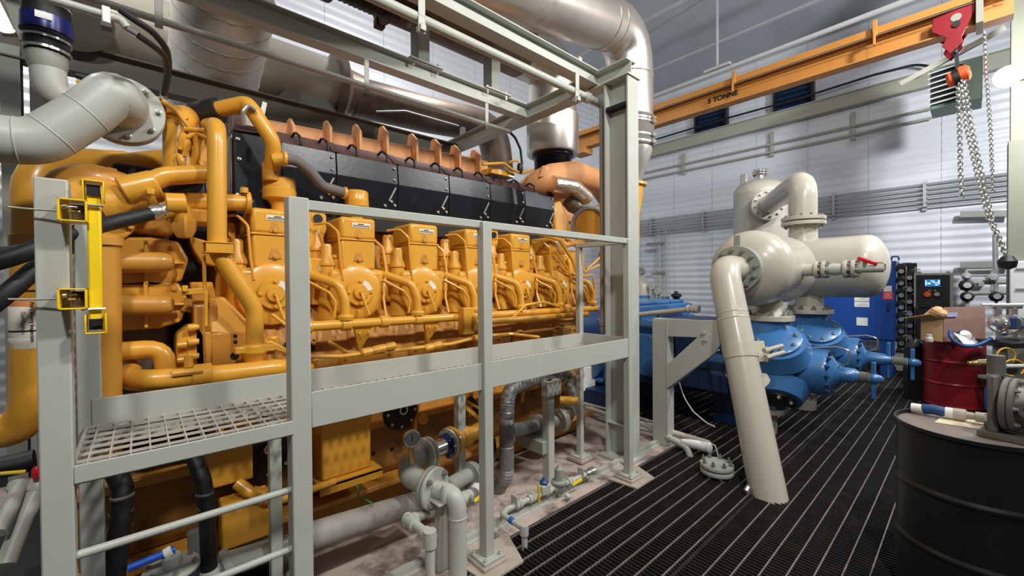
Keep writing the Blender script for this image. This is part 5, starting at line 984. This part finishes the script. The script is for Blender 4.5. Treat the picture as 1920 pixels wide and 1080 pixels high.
E('pump_plate', MB().lathe(PY(180, 395, 2.68), (.35, -1, 0), [(.155, -.06), (.155, .0), (.15, .006)], 30).ring(PY(182, 395, 2.67), (.35, -1, 0), .13, 8, .014, .016, .3), YEL)
E('pump_spout', MB().lathe(PY(212, 380, 2.66), (1, -.1, .35), [(.085, -.04), (.08, .0), (.065, .03), (.06, .12), (.068, .125), (.068, .15), (.06, .155)], 24), YEL)
tb('pump_discharge', [PY(215, 378, 2.64), PY(268, 348, 2.62), PY(310, 330, 2.62), PY(400, 325, 2.62)], .045, .12); E('coupling_clamp', MB().lathe(PY(262, 352, 2.62), (1, 0, .45), [(.05, -.07), (.066, -.065), (.066, .065), (.05, .07)], 22).b2(PY(274, 366, 2.56), PY(290, 354, 2.52)), YEL, .004)
tb('bypass_tube', [PY(330, 400, 2.75), PY(345, 378, 2.75), PY(462, 380, 2.78)], .046, .08); E('tube_end_flange', MB().lathe(PY(464, 380, 2.78), (1, 0, 0), [(.05, -.015), (.062, -.01), (.062, .01), (.05, .015)], 20).cyl(PY(458, 362, 2.74), PY(458, 352, 2.74), .02, 10), YEL)
tb('hose_elbow', [PY(313, 393, 2.56), PY(338, 388, 2.56), PY(345, 415, 2.58)], .04, .06); E('elbow_flange', MB().lathe(PY(345, 412, 2.58), (0, 0, -1), [(.05, -.01), (.055, 0), (.05, .05), (.03, .09)], 4), YELD, .004); E('elbow_block', MB().b2(PY(357, 390, 2.6), PY(392, 425, 2.75)), YEL, .01); E('elbow_clip', MB().lathe(PY(330, 382, 2.55), (1, 0, .1), [(.042, -.04), (.05, -.035), (.05, .035), (.042, .04)], 18), YEL)
tb('vertical_manifold', [PY(352, 222, 3.15), PY(337, 225, 2.82), PY(337, 330, 2.8)], .072, .11); E('manifold_block', MB().b2(PY(312, 318, 2.84), PY(390, 330, 3.1)).b2(PY(365, 240, 2.9), PY(392, 330, 3.1)), YELD, .02)
for (a, b) in (((345, 250), (338, 275)), ((352, 262), (344, 300)), ((336, 290), (340, 304))): E('manifold_valve', MB().lathe(PY(*a, 2.72), PY(*b, 2.72) - PY(*a, 2.72), [(.012, 0), (.018, .01), (.018, .05), (.012, .06), (.012, .09)], 8), YEL)
loom([PY(306, 190, 2.75), PY(330, 208, 2.72), PY(360, 245, 2.72), PY(395, 262, 2.72)], .012); loom([PY(262, 178, 2.8), PY(290, 184, 2.78), PY(322, 200, 2.76), PY(350, 225, 2.74)], .012); loom([PY(345, 242, 2.72), PY(398, 245, 2.7)], .012); loom([PY(390, 243, 2.7), PY(372, 262, 2.75), PY(370, 300, 2.8), PY(380, 312, 2.8)], .014); loom([PY(350, 258, 2.72), PY(366, 250, 2.72), PY(368, 290, 2.74), PY(360, 310, 2.76)], .012)
E('hose_fitting_tower', MB().b2(PY(301, 190, 2.78), PY(312, 235, 2.84)), YEL, .006)
tb('breather_pipe', [PY(408, 206, 2.95), PY(462, 194, 2.85), PY(472, 205, 2.82), PY(514, 268, 2.8), PY(508, 335, 2.92)], .044, .12); E('breather_sleeve', MB().lathe(PY(509, 322, 2.9), (0, 0, 1), [(.048, -.06), (.052, -.05), (.052, .04), (.048, .05)], 20), YELD)
E('clamp_bracket', MB().tube([PY(457, 235, 2.78), PY(455, 210, 2.76), PY(466, 197, 2.76), PY(480, 208, 2.76)], .012, 8, .03), BOLT)
tb('breather_branch', [PY(512, 300, 2.8), PY(533, 298, 2.78)], .036, .02); E('branch_collar', MB().lathe(PY(533, 298, 2.78), (1, 0, 0), [(.038, -.012), (.045, -.008), (.045, .008), (.038, .012)], 20), YEL)
E('breather_hose', MB().tube([PY(533, 298, 2.78), PY(556, 300, 2.78), PY(582, 322, 2.8), PY(605, 350, 2.83), PY(648, 362, 2.88)], .033, 18, .1), DGREY, 0, 'dark grey foam hose'); E('hose_collar', MB().lathe(PY(646, 362, 2.88), (1, 0, -.1), [(.035, -.012), (.042, -.008), (.042, .008), (.035, .012)], 20), YEL)
E('wrapped_pipe', MB().tube([PY(412, 206, 2.95), PY(385, 212, 3.0), PY(345, 222, 3.2)], .07, 18, .1), BLK, 0, 'black wrapped sleeve')
# big supply hose and companions
E('supply_hose', MB().tube([PY(-40, 500, 2.3), PY(40, 478, 2.3), PY(120, 442, 2.35), PY(200, 420, 2.48), PY(285, 400, 2.54)], .031, 18, .2), BLK, 0, 'black supply hose'); E('hose_ferrule', MB().lathe(PY(282, 401, 2.54), PY(315, 392, 2.56) - PY(282, 401, 2.54), [(.033, 0), (.036, .01), (.036, .035), (.028, .04), (.038, .045), (.038, .075), (.028, .08)], 12), CHROME)
E('return_hose', MB().tube([PY(-30, 585, 2.35), PY(20, 545, 2.35), PY(70, 500, 2.4), PY(140, 455, 2.6)], .031, 18, .2), BLK, 0, 'black return hose'); E('thin_hose', MB().tube([PY(-20, 472, 2.6), PY(60, 462, 2.7), PY(120, 440, 2.8)], .014, 10, .1), BLK)
# brackets and ribbed plates
E('loop_bracket', MB().bar(PY(382, 478, 2.58), PY(384, 545, 2.58), .02, .016).bar(PY(340, 548, 2.58), PY(388, 545, 2.58), .016, .03).bar(PY(386, 545, 2.58), PY(386, 612, 2.58), .02, .016).bar(PY(341, 541, 2.56), PY(352, 541, 2.56), .03, .03), YEL, .003)
E('ribbed_cover', MB().prism([PY(330, 650, 2.62), PY(332, 628, 2.62), PY(352, 612, 2.62), PY(372, 610, 2.62), PY(385, 625, 2.62), PY(388, 692, 2.62), PY(332, 695, 2.62)], (0, .2, 0)), YEL, .012)
for k in range(4): a, b = PY(352, 615 + k * 27, 2.6), PY(373, 613 + k * 27, 2.6); E('cover_spigot', MB().lathe(a, b - a, [(.02, 0), (.02, .02), (.014, (b - a).length)], 12), YEL)
for k in range(3): a, b = PY(332, 648 + k * 28, 2.6), PY(350, 646 + k * 28, 2.6); E('cover_spigot', MB().lathe(b, a - b, [(.02, 0), (.016, (b - a).length)], 12), YEL)
q0_, q1_ = PY(394, 625, 2.6), PY(462, 684, 2.6); E('side_plate', MB().b2(q0_, (q1_.x, 2.8, q1_.z)).bar(PY(389, 622, 2.59), PY(391, 684, 2.59), .02, .03), YELD, .008)
for px, py, r in ((441, 630, .009), (441, 641, .009), (440, 667, .02)): E('plate_hole', MB().disc(PY(px, py, 2.599), (0, -1, 0), r, .003, 14), BLAK)
E('sloping_web', MB().prism([PY(392, 560, 2.66), PY(420, 556, 2.66), PY(475, 612, 2.62), PY(462, 628, 2.6), PY(394, 625, 2.6)], (0, .2, 0)), YEL, .01)
E('curved_casting', MB().prism([PY(355, 442, 2.85), PY(400, 455, 2.85), PY(405, 500, 2.85), PY(376, 492, 2.85), PY(362, 470, 2.85)], (0, .2, 0)), YEL, .01)
E('mount_block', MB().b2(PY(488, 633, 2.7), PY(518, 652, 2.78)), YEL, .012)
E('cap_stub', MB().cyl(PY(352, 585, 2.72), PY(362, 562, 2.72), .035, 16), YELD)
# ---- lower side seen beneath the deck
for px, py, r in ((752, 772, .13), (502, 846, .16)):
    q = PY(px, py, 2.72); d = E('round_cover', MB().lathe((q.x, 2.74, q.z), (0, -1, 0), [(r, 0), (r, .02), (r * .95, .03), (r * .3, .03), (r * .28, .04)], 32), BLAK, 0, 'black round cover with bolts'); bolts(d, (q.x, 2.712, q.z), (0, -1, 0), r * .8, 8, .012, .014, CHROME)
    part('cover_logo', MB().lathe((q.x + .01, 2.698, q.z + r * .1), (0, -1, 0), [(.03, 0), (.032, .001), (.028, .002), (.022, .002), (.021, 0)], 20), LABW, d)
q0_, q1_ = PY(600, 780, 2.62), PY(700, 905, 2.62)
E('relief_door', MB().b2((q0_.x, 2.6, .42), (q1_.x - .02, 2.84, .98)), YEL, .012); E('door_lip', MB().b2((q0_.x - .03, 2.54, .40), (q1_.x + .03, 2.7, .42)).b2((q0_.x - .03, 2.54, .36), (q1_.x + .03, 2.55, .42)), YEL, .004); E('door_latch', MB().b2((q1_.x - .09, 2.588, .86), (q1_.x - .065, 2.6, .96)), GALV, .003)
for x in (.3, 1.5, 2.0, 2.6, 3.0): E('casting_rib', MB().prism([(x, 2.74, 1.0), (x, 2.70, .9), (x, 2.78, .5), (x, 2.86, .5), (x, 2.86, 1.0)], (.03, 0, 0)), YEL, .006)
E('oil_elbow', MB().tube([PY(445, 905, 2.55), PY(470, 925, 2.5), PY(515, 935, 2.5)], .03, 14, .05).lathe(PY(470, 925, 2.5), PY(515, 935, 2.5) - PY(470, 925, 2.5), [(.03, 0), (.04, .01), (.04, .03), (.034, .035), (.034, .06), (.042, .065), (.042, .09)], 12), YEL)
E('engine_mount', MB().b2(PY(415, 950, 2.5), PY(500, 985, 2.62)).b2(PY(385, 855, 2.6), PY(465, 880, 2.75)), YEL, .01); E('pan_flange', MB().b2((-.28, 2.76, .60), (3.5, 2.84, .64)), YELD, .004)
E('drain_rod', MB().cyl(PY(505, 945, 2.4), PY(628, 902, 2.5), .02, 12), YEL)
for px, py, r in ((700, 850, .015), (735, 842, .015), (678, 858, .018)): E('plate_hole', MB().disc(PY(px, py, 2.797), (0, -1, 0), r, .003, 12), BLAK)
E('boss_ring', MB().lathe(PY(793, 785, 2.73), (0, -1, 0), [(.04, 0), (.04, .008), (.034, .01), (.03, .004)], 20), YEL)
E('side_brace', MB().bar(PY(868, 760, 2.6), PY(915, 800, 2.6), .03, .03).bar(PY(862, 745, 2.62), PY(905, 770, 2.62), .05, .02), YEL, .004)
E('corner_casting', MB().b2((2.9, 2.8, .5), (3.45, 3.3, 1.0)).lathe((3.1, 2.78, .7), (0, -1, 0), [(.2, 0), (.18, .06), (.1, .08)], 20), YELD, .02)
q = PY(1050, 750, 2.5); E('yellow_stub', MB().cyl(q, q + V((.1, -.12, .0)), .035, 14), YEL); E('yellow_fitting', MB().lathe(PY(1060, 727, 2.75), (1, 0, -.6), [(.03, 0), (.05, .02), (.05, .1), (.03, .12)], 14), YELD)
E('skid_rail', MB().b2((-.3, 2.92, .0), (3.7, 4.4, .22)), BLAK)
# ------------------------------------------------------------------ low pipework between platform and engine
solo('floor_pipe', MB().tube([PY(560, 1012, 2.28), PY(790, 940, 2.30)], .068, 24), DUSTY, 'thick dusty galvanised pipe lying along the concrete below the deck', 'pipe')
# gas inlet assembly with gauge
t = thing('gas_inlet_line', 'grey flanged gas line with sight tube and elbow below the deck', 'pipe', PY(820, 1000, 2.1))
y1 = 2.30
e_ = PY(770, 870, y1); a = PY(795, 852, 2.32); b = PY(850, 828, 2.36); c = PY(925, 810, 2.42)
ax = (b - a).normalized()
part('lower_elbow', MB().tube([a, a - ax * .12, PY(765, 892, 2.26), PY(815, 918, 2.06)], .06, 20, .09), GREYD, t)
flange(t, a, ax, .10, .022, GREY, 8, .014, .02, 'flange'); flange(t, a + ax * .03, ax, .10, .018, GREY, 8, .01, .012, 'flange')
part('sight_tube', MB().lathe(a + ax * .05, ax, [(.055, 0), (.056, .01)] + [q for k in range(4) for q in ((.056, .02 + k * .03), (.054, .03 + k * .03))] + [(.056, .16)], 12), CHROME, t)
bl = a + ax * .2; part('blue_gasket', MB().lathe(bl - ax * .02, ax, [(.058, -.02), (.07, 0), (.07, .02), (.06, .03)], 18), BLUC, t)
flange(t, bl + ax * .02, -ax, .10, .02, GREY, 8, .014, .02, 'flange')
yl2 = part('yellow_flange', MB().disc(bl + ax * .025, ax, .105, .022, 30), YEL, t, label='yellow engine-side flange'); part('yellow_spool', MB().lathe(bl + ax * .045, ax, [(.05, 0), (.055, .03), (.06, .035), (.06, .07), (.066, .075), (.07, .14), (.05, .15), (.06, .3)], 14), YEL, t)
f0 = PY(812, 915, 2.04); fd = (PY(838, 930, 1.9) - f0).normalized(); fd = V((.35, -1, 0)).normalized()
flange(t, f0, fd, .115, .022, GREY, 4, .017, .03, 'main_flange', ph=.8); flange(t, f0 - fd * .03, fd, .115, .022, GREYD, 4, .017, .012, 'rear_flange', ph=.8)
d1 = f0 + fd * .17; part('down_pipe', MB().tube([f0, d1, (d1.x, d1.y, -.35)], .049, 22, .1), GREY, t)
zq = PY(855, 990, d1.y).z; part('weld_bead', MB().lathe((d1.x, d1.y, .33), (0, 0, 1), [(.049, -.008), (.053, 0), (.049, .008)], 22), GREY, t)
s0 = V((f0.x - .0, f0.y + .02, 0)); part('pipe_saddle', MB().b2((d1.x - .1, d1.y + .03, .40), (d1.x + .02, d1.y + .13, .412)).lathe((d1.x - .06, d1.y + .04, .41), (0, 0, 1), [(.018, 0), (.018, .08), (.012, .09), (.012, .1)], 10), GREY, t, .003)
part('support_stand', MB().prism([(d1.x - .07, d1.y + .09, 0), (d1.x + .02, d1.y + .09, 0), (d1.x + .01, d1.y + .09, .40), (d1.x - .05, d1.y + .09, .40)], (0, .06, 0)), GREY, t, .004)
part('side_nozzle', MB().tube([PY(835, 915, 2.18), PY(870, 895, 2.28), PY(905, 880, 2.34)], .05, 18, .05), GREYD, t); nf = PY(878, 893, 2.29); nd = (PY(905, 880, 2.34) - PY(870, 895, 2.28)).normalized()
flange(t, nf, nd, .09, .02, GREYD, 8, .013, .02, 'side_flange'); flange(t, nf + nd * .025, nd, .09, .02, GREYD, 8, .013, .02, 'side_flange')
t = thing('pressure_gauge', 'round white-faced pressure gauge with chrome rim on the grey elbow', 'gauge', PY(772, 845, 2.2))
g = PY(772, 822, 2.18); gd = V((-.25, -1, .1)).normalized()
part('gauge_case', MB().lathe(g, gd, [(.03, -.03), (.048, -.025), (.05, .01), (.046, .016), (.042, .012)], 30), CHROME, t); part('gauge_face', MB().disc(g, gd, .043, .011, 30), LABW, t)
u, w, _ = frame(gd); part('needle', MB().bar(g + gd * .0125 - w * .012, g + gd * .0125 + w * .026, .005, .002, gd), INK, t); 
part('scale_marks', (lambda m: [m.bar(g + gd * .0118 + (u * cos(a) + w * sin(a)) * .031, g + gd * .0118 + (u * cos(a) + w * sin(a)) * .038, .002, .001, gd) for a in [math.radians(-45 + k * 27) for k in range(11)]] and m)(MB()), INK, t)
part('gauge_stem', MB().cyl(g - V((0, -.01, .05)), PY(772, 866, 2.22), .017, 12), BRASS, t)
t = thing('small_drop_pipe', 'thin grey pipe with two elbows dropping through floor beside flanged line', 'pipe', PY(800, 1080, 1.9))
pts = [PY(800, 962, 2.06), PY(768, 976, 1.98), PY(806, 1006, 1.80), V((0, 0, 0))]; pts[3] = V((pts[2].x, pts[2].y, -.3))
part('pipe_run', MB().tube(pts, .024, 16, .03), GREY, t)
for k in (1, 2): part('elbow', MB().lathe(pts[k], (pts[k + 1] - pts[k]), [(.032, -.03), (.034, .0), (.034, .05), (.025, .055)], 14), GREY, t); part('elbow_cuff', MB().lathe(pts[k], (pts[k - 1] - pts[k]), [(.032, -.02), (.033, .0), (.033, .045), (.025, .05)], 14), GREY, t)
t = thing('ball_valve', 'grey ball valve with yellow lever and black hose end beside the mid post', 'valve', PY(875, 930, 2.2))
v0, v1, v2 = PY(862, 938, 2.16), PY(890, 922, 2.2), PY(908, 898, 2.25)
part('valve_body', MB().lathe(v0, v1 - v0, [(.035, -.05), (.042, -.04), (.042, .06), (.036, .07), (.036, .1)], 12), GREY, t); part('hose_end', MB().lathe(v1, v2 - v1, [(.034, 0), (.04, .01), (.04, .04), (.03, .05), (.034, .06), (.034, .12), (.026, .13)], 14), WHITE, t)
part('lever', MB().bar(PY(888, 940, 2.1), PY(914, 922, 2.12), .028, .012), SAFE, t, .004); part('lever_neck', MB().cyl(PY(880, 930, 2.15), PY(888, 938, 2.1), .014, 8), GREYD, t)
solo('black_hose', MB().tube([v2, PY(922, 870, 2.28), PY(926, 830, 2.45), PY(905, 780, 2.6), PY(880, 745, 2.72)], .025, 12, .2), BLK, 'black hose rising from the ball valve behind the middle post', 'hose')
# blowdown manifold on concrete
t = thing('drain_manifold', 'row of small grey valves and regulator with yellow levers along concrete edge', 'manifold', PZ(1020, 930, 0))
ym = 2.05; zm = .10
def mp(px, py): return PY(px, py, ym)
m0, m1 = PZ(950, 955, .09), PZ(1108, 885, .09); md = (m1 - m0).normalized(); L = (m1 - m0).length
part('pipe_run', MB().cyl(m0, m1, .019, 14), GREY, t)
for f in (.12, .26, .44, .56, .72): part('union', MB().lathe(m0 + md * L * f, md, [(.02, -.03), (.03, -.026), (.03, -.005), (.024, 0), (.03, .005), (.03, .026), (.02, .03)], 8), GREY, t)
part('end_cap', MB().lathe(m1, md, [(.02, -.07), (.03, -.06), (.03, -.02), (.036, -.015), (.036, .03), (.03, .035)], 18), CHROME, t)
rg = m0 + md * L * .58; part('regulator', MB().lathe(rg, (0, 0, 1), [(.03, -.05), (.045, -.03), (.05, .02), (.06, .025), (.06, .04), (.036, .05), (.032, .13), (.02, .14), (.01, .16)], 16), GREYD, t)
vb = m0 + md * L * .4; part('valve_block', MB().bar(vb - md * .04 + V((0, 0, .03)), vb + md * .04 + V((0, 0, .03)), .06, .07), GREY, t, .008); part('valve_top', MB().lathe(vb + V((0, 0, .06)), (0, 0, 1), [(.03, 0), (.03, .02), (.02, .03), (.01, .05)], 8), BLUH, t)
part('lever', MB().bar(vb - md * .05 + V((-.03, -.03, -.03)), vb - md * .05 + V((-.03, -.03, .09)), .02, .008), SAFE, t, .003); l2 = m0 + md * L * .74; part('lever', MB().bar(l2 + V((-.05, -.05, .0)), l2 + V((.05, -.06, .015)), .022, .008, (0, -1, .2)), SAFE, t, .003)
for f in (.08, .86): part('pipe_clip', MB().b2(m0 + md * L * f + V((-.005, -.03, .0)), m0 + md * L * f + V((.005, .03, .07))), GREY, t, .002)
part('test_port', MB().lathe(rg + V((.02, -.05, -.05)), (.2, -.7, -.5), [(.02, 0), (.022, .03), (.012, .04)], 10), GREY, t)
t = thing('drain_elbow_pipe', 'short grey drain pipe with blue tag dropping into grating by mid post', 'pipe', PZ(985, 1000, 0))
e0_, e1_ = m0, PZ(983, 995, .09); e1_.z = .1; pts = [e0_, PZ(942, 965, .095), e1_, V((e1_.x, e1_.y, -.15))]
part('pipe_run', MB().tube(pts, .0185, 14, .02), GREY, t); part('elbow', MB().lathe(e1_, (0, 0, -1), [(.024, -.024), (.027, 0), (.027, .035), (.02, .04)], 14), GREY, t); 
q = pts[1] + (e1_ - pts[1]) * .45; part('blue_tag', MB().lathe(q, e1_ - pts[1], [(.0195, -.02), (.0205, -.019), (.0205, .019), (.0195, .02)], 14), mat('tag_blue', srgb(54, 96, 190), .5, 0, .03, 20), t)
# large braided hose loop
t = thing('braided_hose', 'large grey braided hose looping between engine and floor under deck end', 'hose', PY(940, 920, 2.3))
hp = [PY(925, 925, 2.5), PY(950, 895, 2.35), PY(950, 790, 2.35), PY(952, 730, 2.37), PY(1010, 708, 2.5), PY(1062, 706, 2.65)]
part('hose', MB().tube(hp, .055, 22, .16), BRAID, t); q = PY(949, 795, 2.35); part('tee_branch', MB().tube([PY(955, 808, 2.35), PY(995, 800, 2.42), PY(1040, 790, 2.5)], .05, 18), GREYD, t)
pts = fillet(hp, .16); m = MB()
for i in range(2, len(pts) - 1):
    for k in range(2): p = pts[i] + (pts[i + 1] - pts[i]) * (k / 2); m.lathe(p, pts[i + 1] - pts[i], [(.054, -.006), (.0575, 0), (.054, .006)], 18)
part('hose_corrugation', m, GALV, t, kind='stuff')
nd = (PY(1040, 790, 2.5) - PY(995, 800, 2.42)).normalized(); 
for k in (0, .03): flange(t, PY(1005, 798, 2.44) + nd * k, nd, .09, .022, GREY, 8, .013, .02, 'flange')
qq = PY(1048, 788, 2.52)
for k in (0, .032): flange(t, qq + V((1, 0, 0)) * k, (1, -.2, 0), .105, .026, GREY, 8, .014, .02, 'flange')
part('return_bend', MB().tube([qq, PY(1065, 780, 2.5), PY(1078, 750, 2.5), PY(1070, 715, 2.6)], .06, 18, .1), GREYD, t)
for k in range(3): part('hose_clamp', MB().lathe(PY(1052 + k * 8, 708, 2.63 + k * .03), (1, .2, 0), [(.058, -.012), (.066, -.008), (.066, .008), (.058, .012)], 18), CHROME, t)
t = thing('pipe_stand', 'grey square pipe stand with top plate beside the braided hose', 'stand', PZ(1028, 905, 0))
q = PZ(1029, 905, 0); zt2 = PY(1028, 712, q.y).z; part('post', MB().b2((q.x - .035, q.y - .035, 0), (q.x + .035, q.y + .035, zt2)), GREY, t, .005); part('top_plate', MB().b2((q.x - .07, q.y - .06, zt2 - .12), (q.x + .09, q.y + .01, zt2)), GREYD, t, .003); part('cross_arm', MB().b2((q.x - .09, q.y - .02, .25), (q.x + .05, q.y + .3, .35)), GREYD, t, .003)
# white wall piece + low cross pipes toward compressor
solo('white_guard', MB().prism([PY(1094, 690, 3.3), PY(1117, 685, 3.3), PY(1117, 725, 3.3), PY(1088, 737, 3.3)], (.0, .3, 0)), WHITE, 'white guard panel edge under deck end before the blue machine', 'panel', .01)
t = thing('floor_conduit', 'pair of pale pipes running along the floor behind the right column', 'pipe', PZ(1150, 765, 0))
part('pipe', MB().tube([PZ(1095, 762, .1), PZ(1150, 782, .1), PZ(1225, 800, .1), PZ(1330, 832, .1)], .03, 12, .2), BEIGE, t); part('pipe', MB().tube([PZ(1095, 756, .15), PZ(1180, 778, .12), PZ(1240, 796, .1)], .015, 8, .2), BEIGE, t)
# ---- far lower left behind the ladder
t = thing('rubber_hose', 'left black rubber hose hanging behind the ladder rungs', 'hose', PY(222, 1010, 2.42))
part('hose', MB().tube([PY(214, 880, 2.5), PY(232, 915, 2.45), PY(222, 1010, 2.42), PY(212, 1100, 2.42)], .038, 16, .15), BLK, t)
for px, py in ((229, 930), (227, 960), (224, 990)): part('hose_band', MB().lathe(PY(px, py, 2.44), (-.05, 0, 1), [(.038, -.006), (.041, -.004), (.041, .004), (.038, .006)], 16), DGREY, t)
t = thing('jacket_hose', 'right black rubber hose with grey end behind the ladder rungs', 'hose', PY(392, 1050, 2.4))
part('hose', MB().tube([PY(360, 850, 2.5), PY(382, 900, 2.42), PY(388, 960, 2.4), PY(392, 1075, 2.4)], .033, 16, .15), BLK, t)
for px, py in ((384, 925), (386, 950), (388, 975)): part('hose_band', MB().lathe(PY(px, py, 2.41), (.05, 0, 1), [(.033, -.006), (.036, -.004), (.036, .004), (.033, .006)], 16), DGREY, t)
part('hose_end', MB().cyl(PY(393, 1066, 2.4), PY(396, 1110, 2.4), .04, 16), WHITE, t)
t = thing('butterfly_valve', 'grey flange with blue lever low behind ladder at bottom left', 'valve', PY(322, 1060, 2.4))
q = PY(322, 1062, 2.4); flange(t, q - V((0, 0, .02)), (0, 0, 1), .105, .02, GREY, 6, .012, .02, 'flange'); part('valve_neck', MB().cyl(q, q + V((0, 0, .05)), .035, 16), GREY, t); part('lever', MB().cyl(PY(240, 1066, 2.4), PY(328, 1030, 2.4), .016, 12), mat('lever_blue', srgb(36, 96, 220), .4, 0, .03, 20), t); part('lever_clip', MB().lathe(PY(315, 1036, 2.4), (1, 0, .35), [(.02, -.015), (.024, -.012), (.024, .012), (.02, .015)], 14), WHITE, t)
solo('galvanised_pipe', MB().cyl(PY(364, 995, 2.5), PY(368, 1100, 2.5), .028, 14), GALV, 'upright galvanised pipe between the two black hoses behind ladder', 'pipe')
solo('coupled_pipe', MB().tube([PY(400, 1060, 2.45), PY(500, 1030, 2.45), PY(590, 1005, 2.45)], .045, 16).lathe(PY(425, 1052, 2.45), (1, 0, .3), [(.047, -.02), (.06, -.015), (.06, .015), (.047, .02)], 16), GREY, 'grey pipe with coupling behind lower ladder rung', 'pipe')
solo('steel_box', MB().b2(PY(452, 985, 2.52), PY(520, 1030, 2.62)), GALV, 'galvanised box panel behind the right ladder stile near floor', 'box', .006)
for i, (p, r) in enumerate((([(-5, 1000), (20, 950), (38, 905)], .028), ([(10, 1060), (40, 985), (75, 905)], .034))):
    t = thing('left_floor_pipe', ('outer', 'inner')[i] + ' of two pale pipes on grating at lower left edge', 'pipe', PY(*p[0], 2.9), 'pale pipes on the left grating'); part('pipe', MB().tube([PY(x, y, 2.75 + .1 * k) for k, (x, y) in enumerate(p)], r, 14), GREY, t); part('pipe_cuff', MB().lathe(PY(*p[2], 2.95), (.3, .3, 1), [(r, -.04), (r * 1.4, -.03), (r * 1.4, .0), (r, .02)], 12), GREY, t)
    if i == 0: part('lever', MB().cyl(PY(0, 888, 2.9), PY(48, 884, 2.9), .008, 8), SAFE, t)
    else: part('red_knob', MB().lathe(PY(69, 885, 2.9), (0, 0, 1), [(.012, -.03), (.017, -.02), (.017, .015), (.01, .025)], 12), REDB, t)
solo('floor_duct', MB().tube([PY(-10, 880, 3.6), PY(65, 862, 3.6)], .06, 14), BLK, 'dark hose lying across grating at left edge', 'hose')
solo('earth_wire', MB().tube([PY(668, 900, 2.6), PY(672, 930, 2.4), PY(700, 945, 2.3)], .006, 8, .05), mat('wire_green', srgb(60, 130, 84), .5, 0, .05, 20), 'thin green wire drooping from engine base to concrete', 'wire')
q = PZ(905, 925, .0)
